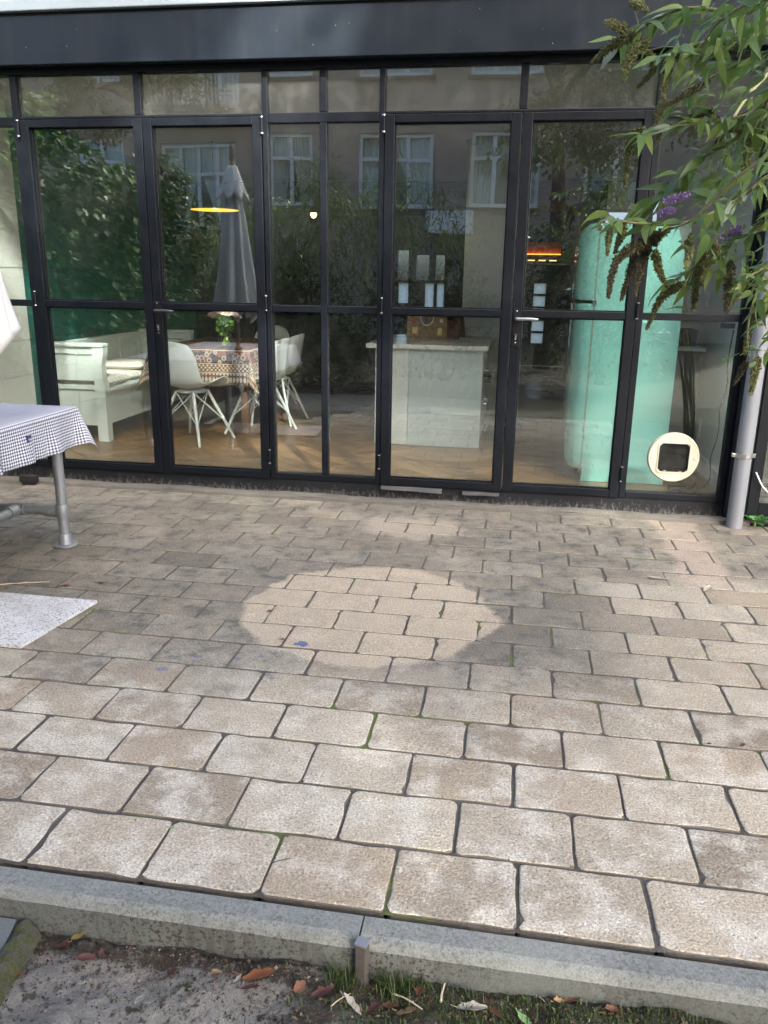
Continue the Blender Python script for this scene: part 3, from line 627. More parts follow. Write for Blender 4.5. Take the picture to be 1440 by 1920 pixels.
# fixed lights below: far left, the middle pair, and the one with the cat flap
for a, b in ((-4.9, -3.147), (-1.525, -0.868), (0.697, 1.233)): W('bottom_rail', S, a, b, Y0 + 0.002, Y1 - 0.002, 0.110, 0.150, b=0.003)
for a, b in ((-4.9, -3.147), (-1.525, -1.219), (-1.173, -0.868), (0.697, 1.233)):
    W('glazing_bar', S, a, b, Y0 + 0.006, Y1 - 0.006, 1.176, 1.217, b=0.003)
    pane(W, a, b, 1.2175, 2.2465)
    if a != 0.697: pane(W, a, b, 0.1505, 1.1755)
# lower right light has a round hole for the cat flap
CF = Vector((0.957, 0, 0.372)); ring = [(CF.x + 0.13 * math.cos(2 * math.pi * k / 32), CF.z + 0.13 * math.sin(2 * math.pi * k / 32)) for k in range(32)]
m = MB(); outer = []
for (x, z) in ring:
    d = Vector((x - CF.x, z - CF.z)).normalized(); t = min([((1.233 if d.x > 0 else 0.697) - CF.x) / d.x if abs(d.x) > 1e-6 else 9, ((1.1755 if d.y > 0 else 0.1505) - CF.z) / d.y if abs(d.y) > 1e-6 else 9]); outer.append((CF.x + d.x * t, CF.z + d.y * t))
vs_ = [(x, 0.0, z) for x, z in ring] + [(x, 0.0, z) for x, z in outer]; fs_ = [(k, (k + 1) % 32, 32 + (k + 1) % 32, 32 + k) for k in range(32)]
cs = [(1.233, 0, 1.1755), (0.697, 0, 1.1755), (0.697, 0, 0.1505), (1.233, 0, 0.1505)]
for c in cs:
    for k in range(32):
        a, b = outer[k], outer[(k + 1) % 32]
        if (abs(a[0] - c[0]) < 1e-4 and abs(b[1] - c[2]) < 1e-4) or (abs(b[0] - c[0]) < 1e-4 and abs(a[1] - c[2]) < 1e-4):
            vs_.append(c); fs_.append((32 + k, 32 + (k + 1) % 32, len(vs_) - 1))
kid(m.add(vs_, fs_).build('pane', M['glass']), win)

def door(x0, x1, hinge, label, handle=None, extra=None):
    d = thing('glazed_door', label, 'door', ((x0 + x1) / 2, 0, 0.11))
    D = lambda name, mat, *a, b=0.0: kid(box(name, mat, None, *a, b=b), d)
    a, b = x0 + 0.0015, x1 - 0.0015; s = 0.056; y0, y1 = -0.042, 0.022
    D('stile', S, a, a + s, y0, y1, 0.112, 2.282, b=0.003); D('stile', S, b - s, b, y0, y1, 0.112, 2.282, b=0.003)
    for (z0, z1, nm) in ((0.112, 0.158, 'bottom_rail'), (1.176, 1.217, 'mid_rail'), (2.238, 2.282, 'top_rail')): D(nm, S, a + s + 0.0005, b - s - 0.0005, y0 + 0.003, y1 - 0.003, z0, z1, b=0.003)
    pane(D, a + s, b - s, 0.1585, 1.1755); pane(D, a + s, b - s, 1.2175, 2.2375)
    # slim glazing beads
    for (z0, z1) in ((0.1585, 1.1755), (1.2175, 2.2375)):
        m = MB()
        for (p, q, r_, t_) in ((a + s, a + s + 0.007, z0, z1), (b - s - 0.007, b - s, z0, z1), (a + s + 0.008, b - s - 0.008, z0, z0 + 0.007), (a + s + 0.008, b - s - 0.008, z1 - 0.007, z1)): m.box(p, q, -0.020, -0.006, r_, t_)
        kid(m.build('glazing_bead', S), d)
    hx = x0 - 0.004 if hinge == 'l' else x1 + 0.004
    for z in (0.22, 1.185, 2.19):
        h = kid(MB().tube([(hx, -0.050, z), (hx, -0.050, z + 0.085)], 0.0085, 10).build('hinge', M['steel']), d)
        for zz in (z - 0.004, z + 0.083): kid(MB().tube([(hx, -0.050, zz), (hx, -0.050, zz + 0.007)], 0.0095, 10).build('hinge_cap', M['chrome']), d)
    if handle:
        hm = M['chrome'] if handle == 'chrome' else M['steel']; px = x0 + 0.030
        pl = D('lock_plate', M['black'], px - 0.018, px + 0.018, -0.048, -0.0422, 1.005, 1.225, b=0.002)
        o = tube('lever', plain('handle_metal_' + handle, (0.30, 0.31, 0.32) if handle == 'chrome' else (0.08, 0.085, 0.09), 0.35, Metallic=0.8), None, bez([(px, -0.046, 1.168), (px, -0.088, 1.168), (px + 0.018, -0.097, 1.168), (px + 0.075, -0.098, 1.169), (px + 0.125, -0.096, 1.165)], 5), [0.010] * 11 + [0.0095] * 10, 10); kid(o, d)
        kid(MB().tube([(px, -0.056, 1.075), (px, -0.047, 1.075)], 0.009, 12).build('lock_cylinder', M['chrome']), d)
        kid(MB().box(px - 0.0045, px + 0.0045, -0.056, -0.047, 1.045, 1.070, b=0.002).build('lock_cylinder', M['chrome']), d)
        for zz in (1.030, 1.212): kid(MB().lathe([(0.0, 0.0), (0.005, 0.0), (0.004, 0.003), (0, 0.004)], 8).build('screw', M['chrome'], loc=None), d).matrix_basis = Matrix.Translation((px, -0.0485, zz)) @ Matrix.Rotation(R(90), 4, 'X')
    return d
dA = door(-3.100, -2.303, 'l', 'leftmost black steel glass door, white bench behind its lower pane', None)
dB = door(-2.301, -1.562, 'r', 'black steel glass door with dark lever handle, dining chair behind it', 'dark')
dC = door(-0.832, -0.058, 'l', 'black steel glass door in front of the kitchen island', None)
dD = door(-0.056, 0.655, 'r', 'black steel glass door with bright lever, mint fridge behind its right half', 'chrome')
# torn brush strips under door C
for (a, b, z, t) in ((-0.822, -0.43, 0.094, 0.012), (-0.30, -0.07, 0.086, -0.010)):
    m = MB().grid(14, 2, lambda u, v: (a + (b - a) * u, -0.046 - 0.020 * v - 0.004 * math.sin(9 * u), z + 0.014 - 0.020 * v - 0.008 * u * (1 if t > 0 else -0.5) * v))
    kid(m.build('weather_strip', plain('clear_grey_strip', (0.035, 0.033, 0.030), 0.45)), dC)
# cat flap
cf = thing('cat_flap', 'round cream cat flap with square dark tunnel set in the glass', 'cat flap', (CF.x, 0, CF.z))
prof = [(0.151, 0.012), (0.152, -0.004), (0.149, -0.016), (0.144, -0.021), (0.110, -0.022)]
vs_, fs_ = [], []; n = 64
def sq(a, h=0.090, r_=0.018):
    c, s_ = math.cos(a), math.sin(a); k = h / max(abs(c), abs(s_)); x, z = c * k, s_ * k
    # soften the corners
    if abs(x) > h - r_ and abs(z) > h - r_:
        cx, cz = math.copysign(h - r_, x), math.copysign(h - r_, z); v = Vector((x - cx, z - cz)); v = v.normalized() * r_ if v.length > 0 else v; x, z = cx + v.x, cz + v.y
    return x, z
rings = [[(r_ * math.cos(2 * math.pi * k / n), y, r_ * math.sin(2 * math.pi * k / n)) for k in range(n)] for r_, y in prof]
for (h, y) in ((0.097, -0.0222), (0.094, -0.027), (0.088, -0.027), (0.087, 0.012)): rings.append([(sq(2 * math.pi * k / n, h)[0], y, sq(2 * math.pi * k / n, h)[1]) for k in range(n)])
vs_ = sum(rings, [])
for i in range(len(rings) - 1):
    for k in range(n): fs_.append((i * n + k, i * n + (k + 1) % n, (i + 1) * n + (k + 1) % n, (i + 1) * n + k))
o = MB().add(vs_, fs_).build('ring', M['cream_plastic'], cf); smooth_by_angle(o, 35)
box('tunnel_frame', M['black'], cf, -0.087, 0.087, -0.012, -0.002, 0.078, 0.087); box('tunnel_frame', M['black'], cf, -0.087, 0.087, -0.012, -0.002, -0.087, -0.076); box('tunnel_frame', M['black'], cf, -0.087, -0.078, -0.012, -0.002, -0.0758, 0.0778); box('tunnel_frame', M['black'], cf, 0.078, 0.087, -0.012, -0.002, -0.0758, 0.0778)
box('flap', glassmat('smoked_flap', 0.04, 0.03, (0.16, 0.18, 0.18)), cf, -0.0775, 0.0775, -0.006, -0.002, -0.0755, 0.0775)
for x in (-0.122, 0.122): MB().lathe([(0.0, 0.004), (0.007, 0.004), (0.0095, 0.0015), (0.0105, 0.0)], 16).build('screw_cover', M['cream_plastic'], cf).matrix_local = Matrix.Translation((x, -0.0218, 0)) @ Matrix.Rotation(R(90), 4, 'X')
for x in (-0.045, 0.045): box('catch', M['chrome'], cf, x - 0.009, x + 0.009, -0.016, -0.013, -0.084, -0.079)
box('name_plate', M['cream_plastic'], cf, -0.042, 0.042, -0.0245, -0.0215, 0.112, 0.130, b=0.001)
# dark glazed door of the neighbouring bay, right of the downpipe
nb = thing('dark_side_door', 'dark glazed side door at the right behind the grey downpipe', 'door', (2.0, -0.02, 0.05))
kid(box('frame', S, None, 1.405, 1.470, -0.05, 0.02, 0.05, 2.527, b=0.004), nb); kid(box('bottom_rail', S, None, 1.472, 2.4, -0.045, 0.015, 0.05, 0.13, b=0.003), nb); kid(box('top_rail', S, None, 1.472, 2.4, -0.045, 0.015, 2.30, 2.527, b=0.003), nb); kid(box('pane', M['glass'], None, 1.472, 2.4, -0.012, -0.004, 0.131, 2.299), nb)
struct(box('side_bay_wall', M['dark_wall'], None, 1.43, 3.2, 0.9, 1.0, 0.0, 2.6)); struct(box('side_bay_floor', M['grey_tile'], None, 1.43, 3.2, 0.03, 0.9, -0.02, 0.06)); struct(box('side_bay_wall_right', M['dark_wall'], None, 3.2, 3.3, 0.0, 1.0, 0.0, 2.6))
kid(tube('cable_run', M['white_plastic'], None, bez([(1.42, -0.075, 0.32), (1.47, -0.082, 0.235), (1.53, -0.085, 0.19), (1.62, -0.085, 0.17), (1.75, -0.085, 0.175)], 6), 0.004, 6), thing('white_cable', 'thin white cable hanging across the dark side door', 'cable', (1.5, -0.08, 0.2)))

# ------------------------------------------------------------------ things inside
# settle bench along the left wall
bn = thing('settle_bench', 'white painted wooden settle bench seen from its end, behind the leftmost door', 'bench', (-3.42, 1.8, FZ))
B = lambda name, *a, b=0.004, mat=None: kid(box(name, mat or M['bench'], None, *a, b=b), bn)
bx0, bx1, by0, by1 = -3.700, -3.180, 0.90, 2.72
for (y0, y1) in ((by0, by0 + 0.075), (by1 - 0.075, by1)):
    for (x0, x1, side) in ((bx1 - 0.085, bx1, 1), (bx0, bx0 + 0.07, -1)):
        # posts with a gently waved outer edge above the seat
        pr = [(0.0, 0.0), (0.33, 0.0), (0.40, 0.006), (0.50, -0.012), (0.60, -0.014), (0.68, 0.006), (0.735, 0.010)]
        m = MB(); vs_ = []; fs_ = []
        for z, w in pr:
            e = w if side > 0 else 0
            vs_ += [(x0, y0, FZ + z), (x1 + e, y0, FZ + z), (x1 + e, y1, FZ + z), (x0, y1, FZ + z)]
        for i in range(len(pr) - 1):
            for k in range(4): fs_.append((i * 4 + k, i * 4 + (k + 1) % 4, i * 4 + 4 + (k + 1) % 4, i * 4 + 4 + k))
        fs_ += [(3, 2, 1, 0), tuple(len(vs_) - 4 + k for k in range(4))]
        kid(m.add(vs_, fs_).build('post', M['bench']), bn)
    B('arm_top', bx0 - 0.012, bx1 + 0.012, y0 - 0.012, y1 + 0.012, FZ + 0.737, FZ + 0.768, b=0.008)
    B('upper_rail', bx0 + 0.072, bx1 - 0.087, y0 + 0.014, y1 - 0.014, FZ + 0.682, FZ + 0.735)
    B('end_panel', bx0 + 0.072, bx1 - 0.087, y0 + 0.034, y1 - 0.030, FZ + 0.475, FZ + 0.675, b=0.001)
    B('middle_rail', bx0 + 0.072, bx1 - 0.087, y0 + 0.014, y1 - 0.014, FZ + 0.405, FZ + 0.44)
    B('lower_panel', bx0 + 0.072, bx1 - 0.087, y0 + 0.034, y1 - 0.030, FZ + 0.12, FZ + 0.395, b=0.001)
B('seat', bx0 + 0.072, bx1 + 0.012, by0 + 0.077, by1 - 0.077, FZ + 0.385, FZ + 0.412, b=0.006)
B('front_panel', bx1 - 0.055, bx1 - 0.030, by0 + 0.077, by1 - 0.077, FZ + 0.13, FZ + 0.384)
B('front_moulding', bx1 - 0.029, bx1 - 0.018, by0 + 0.077, by1 - 0.077, FZ + 0.13, FZ + 0.150)
B('front_moulding', bx1 - 0.029, bx1 - 0.020, by0 + 0.077, by1 - 0.077, FZ + 0.352, FZ + 0.383)
B('back', bx0, bx0 + 0.022, by0 + 0.076, by1 - 0.076, FZ + 0.40, FZ + 0.72)
B('back_rail', bx0 - 0.004, bx0 + 0.040, by0 + 0.076, by1 - 0.076, FZ + 0.722, FZ + 0.752, b=0.008)
for k in range(5):
    yy = by0 + 0.10 + k * 0.385; B('back_stile', bx0 + 0.0225, bx0 + 0.034, yy, yy + 0.05, FZ + 0.42, FZ + 0.72)
def cushion(name, label, loc, sx, sy, h, rz=0):
    t = thing(name, label, 'cushion', loc, rz, 'striped seat cushions on the bench')
    def fn(u, v):
        a, b = u * 2 - 1, v * 2 - 1; e = (1 - abs(a) ** 6) * (1 - abs(b) ** 6); return a, b, e
    m = MB(); N = 14
    top = [fn(i / N, j / N) for j in range(N + 1) for i in range(N + 1)]
    tuft = lambda a, b: 0.30 * max(0, 1 - min(((a - p) ** 2 + (b - q) ** 2) ** 0.5 for p in (-0.5, 0.0, 0.5) for q in (-0.5, 0.0, 0.5)) / 0.16)
    V = [(a * sx / 2, b * sy / 2, h * (0.5 + 0.5 * e ** 0.35 * (1 - tuft(a, b)))) for a, b, e in top] + [(a * sx / 2 * 0.98, b * sy / 2 * 0.98, h * (0.5 - 0.5 * e ** 0.35)) for a, b, e in top]
    F = []
    for base, fl in ((0, 0), ((N + 1) ** 2, 1)):
        for j in range(N):
            for i in range(N):
                q = (base + j * (N + 1) + i, base + j * (N + 1) + i + 1, base + (j + 1) * (N + 1) + i + 1, base + (j + 1) * (N + 1) + i); F.append(q if not fl else q[::-1])
    m.add(V, F).build('pad', M['ticking'], t, smooth=True); box('piping', M['ticking'], t, -sx / 2, sx / 2, -sy / 2, sy / 2, h * 0.47, h * 0.53, b=0.003)
cushion('bench_cushion', 'striped cushion nearest the end of the white bench', (-3.42, 1.22, FZ + 0.413), 0.42, 0.44, 0.075, 0.03)
cushion('bench_cushion', 'striped cushion in the middle of the white bench seat', (-3.43, 1.72, FZ + 0.413), 0.42, 0.46, 0.070, -0.04)
cushion('bench_cushion', 'striped cushion lying on top of the middle bench cushion', (-3.44, 1.84, FZ + 0.484), 0.41, 0.44, 0.065, 0.06)
cushion('bench_cushion', 'striped cushion at the far end of the white bench', (-3.43, 2.30, FZ + 0.413), 0.42, 0.46, 0.075, 0.02)

# dining table with a printed cloth
dt = thing('dining_table', 'dining table under a brown printed cloth', 'table', (-2.60, 2.05, FZ))
tx0, tx1, ty0, ty1, tz = -3.02, -2.18, 1.42, 2.72, 0.800
kid(box('table_top', M['wood_brown'], None, tx0, tx1, ty0, ty1, tz - 0.03, tz, b=0.004), dt)
for x in (tx0 + 0.07, tx1 - 0.07):
    for y in (ty0 + 0.10, ty1 - 0.10): kid(box('leg', M['wood_brown'], None, x - 0.03, x + 0.03, y - 0.03, y + 0.03, FZ, tz - 0.031, b=0.003), dt)
def drape(x0, x1, y0, y1, z, drop, n=10, per=0.05, seed=1, flare=0.10, corner=0.42, ripple=0.012):
    """a cloth over a rectangular top: returns verts, faces, uv"""
    rr = random.Random(seed)
    def axis(a, b):
        o = [a - drop + drop * i / n for i in range(n)]; k = max(3, int((b - a) / per)); o += [a + (b - a) * i / k for i in range(k + 1)]; o += [b + drop * (i + 1) / n for i in range(n)]; return o
    xs, ys = axis(x0, x1), axis(y0, y1); V, UV = [], []
    for yv in ys:
        for xv in xs:
            ax = max(x0 - xv, 0, xv - x1); ay = max(y0 - yv, 0, yv - y1); sx = -1 if xv < x0 else 1; sy = -1 if yv < y0 else 1
            cx, cy = min(max(xv, x0), x1), min(max(yv, y0), y1); r_ = math.hypot(ax, ay)
            if r_ < 1e-6: V.append((xv, yv, z)); UV.append((xv, yv)); continue
            dx, dy = sx * ax / r_, sy * ay / r_; c2 = abs(2 * dx * dy); fl = flare * (1 - c2) + corner * c2
            s = cx * 1.0 + cy * 1.3; f = r_ * fl + 0.006 + ripple * (r_ / drop) * (math.sin(s * 19 + seed) + 0.6 * math.sin(s * 41)) * (1 - c2)
            rise = min(1.0, r_ / 0.02); V.append((cx + dx * f, cy + dy * f, z - math.sqrt(max(0, r_ * r_ - min(f, r_) ** 2)) * rise - 0.001)); UV.append((xv, yv))
    nx = len(xs); F = [(j * nx + i, j * nx + i + 1, (j + 1) * nx + i + 1, (j + 1) * nx + i) for j in range(len(ys) - 1) for i in range(nx - 1)]
    return V, F, UV
V, F, UV = drape(tx0 - 0.004, tx1 + 0.004, ty0 - 0.004, ty1 + 0.004, tz + 0.004, 0.27, 12, 0.06, 3, 0.06, 0.36, 0.010)
def buv(p):
    x, y = p; ax = max(tx0 - x, x - tx1); ay = max(ty0 - y, y - ty1)
    return (x, ay) if ay > ax else (y, ax)
cl = thing('printed_tablecloth', 'dark brown tablecloth with cream block print and fringe on the dining table', 'tablecloth', (-2.6, 2.05, tz))
m = MB().add(V, F); kid(m.build('cloth', M['brocade'], None, True, [buv(p) for p in UV]), cl)
m = MB(); rr = random.Random(5)
for (px, py, dx, dy) in [(tx0 - 0.02 + 0.88 * k / 90, ty0 - 0.030, 1, 0) for k in range(91)] + [(tx1 + 0.030, ty0 + 1.28 * k / 120, 0, 1) for k in range(121)] + [(tx0 - 0.03, ty0 + 1.28 * k / 120, 0, 1) for k in range(121)]:
    z0 = tz - 0.255; l = rr.uniform(0.035, 0.05); m.add([(px - dx * 0.003, py - dy * 0.003, z0), (px + dx * 0.003, py + dy * 0.003, z0), (px + rr.uniform(-0.004, 0.004), py + rr.uniform(-0.004, 0.004), z0 - l)], [(0, 1, 2)])
f_ = kid(m.build('fringe', plain('cream_fringe', (0.40, 0.33, 0.22), 0.9)), cl); f_['kind'] = 'stuff'

# moulded shell chairs
def make_chair():
    t = bpy.data.objects.new('shell_chair', None); col.objects.link(t)
    prof = [(0.235, 0.405, 0.190), (0.225, 0.428, 0.205), (0.15, 0.438, 0.222), (0.03, 0.425, 0.232), (-0.09, 0.418, 0.232), (-0.165, 0.445, 0.225), (-0.200, 0.51, 0.218), (-0.222, 0.60, 0.208), (-0.245, 0.70, 0.190), (-0.262, 0.775, 0.165), (-0.270, 0.800, 0.140)]
    NU = 12
    def pt(i, u):
        y, z, w = prof[i]; s = i / (len(prof) - 1); e = abs(u) ** 2.4
        seat = max(0, 1 - s * 2.0); back = max(0, s * 2 - 0.9)
        return (w * u, y + 0.075 * e * min(1, back + 0.25 * (1 - seat)), z + 0.085 * e * min(1, seat + (0.45 if s < 0.75 else 0.0)) * (0.6 if i < 2 else 1) - (0.020 * e if s > 0.85 else 0))
    m = MB(); m.add([pt(i, u * 2 / NU - 1) for i in range(len(prof)) for u in range(NU + 1)], [(i * (NU + 1) + u, i * (NU + 1) + u + 1, (i + 1) * (NU + 1) + u + 1, (i + 1) * (NU + 1) + u) for i in range(len(prof) - 1) for u in range(NU)])
    sh = m.build('seat_shell', M['white_plastic'], t, True)
    a = sh.modifiers.new('s', 'SOLIDIFY'); a.thickness = 0.012; b = sh.modifiers.new('b', 'SUBSURF'); b.levels = 1; b.render_levels = 1
    MB().lathe([(0.0, 0.385), (0.11, 0.388), (0.12, 0.400), (0.10, 0.412), (0, 0.414)], 16).build('mount', M['white'], t, True)
    tops = {}; feet = {}
    for sx in (-1, 1):
        for sy in (-1, 1):
            p, q = Vector((0.085 * sx, 0.085 * sy, 0.40)), Vector((0.235 * sx, 0.22 * sy, 0.0)); tops[sx, sy] = p; feet[sx, sy] = q
            MB().tube([p, p.lerp(q, 0.5), q], [0.0125, 0.0125, 0.0105], 8).build('leg', M['white'], t)
    for (a_, b_) in (((-1, -1), (1, -1)), ((1, -1), (1, 1)), ((1, 1), (-1, 1)), ((-1, 1), (-1, -1))):
        for (c, d) in ((a_, b_), (b_, a_)): MB().tube([tops[c].lerp(feet[c], 0.02), tops[d].lerp(feet[d], 0.62)], 0.0042, 6).build('brace', M['white'], t)
    return t
ch = make_chair()
def put(o, x, y, deg, label):
    o.location = (x, y, FZ); o.rotation_euler = (0, 0, R(deg)); tag(o, label, 'chair', 'white shell chairs round the dining table')
ch2, ch3, ch4 = copy_tree(ch), copy_tree(ch), copy_tree(ch)
put(ch, -2.56, 1.14, -18, 'white shell chair with its back to the glass, nearest of the dining chairs')
put(ch2, -2.15, 1.62, 80, 'nearer white shell chair on the right side of the dining table')
put(ch3, -2.17, 2.16, 86, 'farther white shell chair on the right side of the dining table')
put(ch4, -2.52, 3.02, 178, 'white shell chair at the far end of the dining table')

# vase of roses
va = thing('rose_vase', 'glass vase of pale pink roses on the dining table', 'vase', (-2.44, 1.62, tz + 0.006))
MB().lathe([(0.0, 0.0), (0.058, 0.0), (0.062, 0.01), (0.060, 0.08), (0.050, 0.105), (0.066, 0.135), (0.078, 0.165), (0.074, 0.20), (0.052, 0.222), (0.066, 0.240), (0.063, 0.240), (0.049, 0.222), (0.070, 0.2), (0.074, 0.165), (0.062, 0.135), (0.046, 0.105), (0.056, 0.08), (0.058, 0.012), (0.0, 0.010)], 28).build('vase_glass', M['glass_clear'], va, True)
rr = random.Random(11)
for i in range(16):
    a = rr.uniform(0, 6.28); b_ = a + rr.uniform(1.8, 4); r1 = rr.uniform(0.015, 0.045)
    MB().tube(bez([(r1 * math.cos(a), r1 * math.sin(a), 0.014), (0.012 * math.cos(b_), 0.012 * math.sin(b_), 0.12), (0.055 * math.cos(b_), 0.055 * math.sin(b_), 0.25)], 4), 0.0035, 6).build('stem', M['stem'], va)
m = MB()
for i in range(120):
    a = rr.uniform(0, 6.28); r_ = rr.uniform(0.01, 0.085); z = rr.uniform(0.10, 0.285); r_ = min(r_, 0.06) if z < 0.23 else r_; c = Vector((r_ * math.cos(a), r_ * math.sin(a), z)); d = Vector((rr.uniform(-1, 1), rr.uniform(-1, 1), rr.uniform(-0.3, 0.8))).normalized(); s_ = d.cross(Vector((rr.uniform(-1, 1), rr.uniform(-1, 1), 0.4))).normalized(); l = rr.uniform(0.025, 0.05)
    m.add([c, c + d * l * 0.5 + s_ * l * 0.3, c + d * l, c + d * l * 0.5 - s_ * l * 0.3], [(0, 1, 2, 3)])
o = m.build('foliage', M['rose_leaf'], va); o['kind'] = 'stuff'
def rose_mesh():
    m = MB(); r2 = random.Random(2)
    for lay in range(5):
        n = 3 + lay; rad = 0.006 + lay * 0.0065; hh = 0.034 - lay * 0.003; op = 0.1 + lay * 0.28
        for k in range(n):
            a0 = 6.283 * k / n + lay * 0.7; w = 3.6 / n
            def fn(u, v): a = a0 + (u - 0.5) * w * 1.5; r_ = rad * (0.35 + 0.65 * v) + op * 0.014 * v * v; return (r_ * math.cos(a), r_ * math.sin(a), hh * v * (1 - 0.25 * (2 * u - 1) ** 2) - 0.004 * op * max(0, v - 0.7) * 6)
            m.grid(4, 4, fn)
    me = m.mesh('rose', True); me.materials.append(M['petal']); return me
rm = rose_mesh()
for i, (x, y, z) in enumerate(((-0.055, -0.03, 0.265), (-0.01, -0.045, 0.282), (0.045, -0.03, 0.272), (0.075, 0.02, 0.255), (0.015, 0.03, 0.295), (-0.045, 0.04, 0.280), (-0.085, 0.0, 0.245))):
    inst('rose', rm, va, Matrix.Translation((x, y, z)) @ Matrix.Rotation(i * 1.3, 4, 'Z') @ Matrix.Rotation(R(12 + 14 * abs(x) / 0.08), 4, Vector((y - 0.01, -x, 0)).normalized()) @ Matrix.Diagonal((1.35, 1.35, 1.25, 1)))

# pendant lamps
def pendant(label, x, y, z, r0, lit_bulb, ztop):
    t = thing('pendant_lamp', label, 'lamp', (x, y, z))
    out = [(r0, 0), (r0 * 0.99, 0.02), (r0 * 0.93, 0.085), (r0 * 0.78, 0.15), (r0 * 0.52, 0.20), (r0 * 0.24, 0.225), (0.03, 0.235), (0.028, 0.29), (0.0, 0.292)]
    MB().lathe(out, 36).build('shade', M['lamp_black'], t, True)
    MB().lathe([(r * 0.985, h - 0.002 if h > 0 else h) for r, h in out[:7]], 36).build('shade_lining', M['lamp_black'] if lit_bulb else M['lamp_gold_glow'], t, True)
    MB().tube([(0, 0, 0.29), (0, 0, ztop - z)], 0.004, 6).build('cord', M['black'], t)
    MB().lathe([(0.0, -0.045 if lit_bulb else 0.01), (0.020, -0.038 if lit_bulb else 0.014), (0.031, -0.012 if lit_bulb else 0.03), (0.026, 0.02 if lit_bulb else 0.055), (0.014, 0.05 if lit_bulb else 0.08), (0.013, 0.10), (0, 0.10)], 16).build('bulb', M['bulb'], t, True)
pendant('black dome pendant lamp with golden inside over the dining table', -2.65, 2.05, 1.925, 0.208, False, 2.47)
pendant('pendant lamp far back in the dark with a bare lit bulb showing', -2.13, 3.45, 2.00, 0.12, True, 2.38)

# kitchen island
ki = thing('kitchen_island', 'pale kitchen island with marble top behind the glass door', 'kitchen island', (-0.70, 1.8, FZ))
K = lambda name, mat, *a, b=0.002: kid(box(name, mat, None, *a, b=b), ki)
K('carcass', M['island'], -0.97, -0.285, 1.325, 2.34, FZ + 0.001, 0.862)
K('front_panel', M['island2'], -0.838, -0.268, 1.300, 1.3235, FZ + 0.004, 0.862); K('front_panel', M['island'], -0.995, -0.842, 1.302, 1.3235, FZ + 0.012, 0.862)
K('end_panel', M['island'], -1.115, -1.090, 1.36, 2.30, FZ + 0.001, 0.862)
K('side_panel', M['island'], -0.2835, -0.268, 1.325, 2.34, FZ + 0.06, 0.860)
K('countertop', M['marble'], -1.175, -0.235, 1.270, 2.385, 0.8635, 0.898, b=0.003)
K('upstand', M['marble'], -0.545, -0.240, 2.360, 2.384, 0.899, 0.985, b=0.002)
for z in (0.66, 0.42, 0.20): kid(tube('drawer_handle', M['chrome'], None, bez([(-0.266, 1.55, z), (-0.235, 1.56, z), (-0.232, 1.70, z), (-0.235, 1.84, z), (-0.266, 1.85, z)], 4), 0.006, 8), ki)
tw = thing('towel_ring', 'small black towel hanger on the right side of the kitchen island', 'towel ring', (-0.25, 1.45, 0.62))
for z in (0.66, 0.62): box('bar', M['black'], tw, -0.012, 0.045, -0.05, 0.05, z - 0.62 - 0.006, z - 0.62 + 0.006)
bg_ = thing('paper_bag', 'brown paper shopping bag standing on the kitchen island', 'bag', (-0.78, 1.98, 0.899), R(4))
m = MB(); 
for (z, ins) in ((0.0, 0.0), (0.12, 0.004), (0.24, 0.010)): m.v += [(-0.17 + ins, -0.07 + ins, z), (0.17 - ins, -0.07 + ins, z + (0.012 if z > 0.2 else 0)), (0.17 - ins, 0.07 - ins, z), (-0.17 + ins, 0.07 - ins, z + (0.02 if z > 0.2 else 0))]
m.f += [(0, 3, 2, 1)] + [(i * 4 + k, i * 4 + (k + 1) % 4, i * 4 + 4 + (k + 1) % 4, i * 4 + 4 + k) for i in (0, 1) for k in range(4)]
m.build('bag_body', M['paper'], bg_)
for y in (-0.058, 0.058): tube('handle', plain('paper_cord', (0.55, 0.48, 0.36), 0.9), bg_, bez([(-0.06, y, 0.22), (-0.045, y - 0.01, 0.14), (0.0, y - 0.014, 0.11), (0.045, y - 0.01, 0.14), (0.06, y, 0.22)], 5), 0.004, 6)
for i, (x, z, c, w, h) in enumerate(((-0.10, 0.07, (0.55, 0.42, 0.10), 0.022, 0.026), (0.11, 0.06, (0.50, 0.40, 0.14), 0.018, 0.030), (-0.11, 0.15, (0.35, 0.06, 0.05), 0.02, 0.02), (-0.01, 0.15, (0.05, 0.07, 0.20), 0.012, 0.028), (0.12, 0.15, (0.55, 0.5, 0.42), 0.014, 0.014))):
    MB().box(x - w, x + w, -0.0735, -0.071, z - h, z + h).build('printed_motif', plain('bag_print_%d' % i, c, 0.8), bg_)
rc = thing('red_cloth_heap', 'dark red cloth bundle beside the paper bag', 'cloth', (-0.60, 2.12, 0.899))
MB().grid(14, 10, lambda u, v: (0.13 * (1 - 2 * u) * (1 - 0.3 * v), 0.10 * math.cos(3.14 * v) , 0.25 * math.sin(3.14 * v) * (0.75 + 0.2 * math.sin(9 * u)))).build('cloth', M['red_cloth'], rc, True)

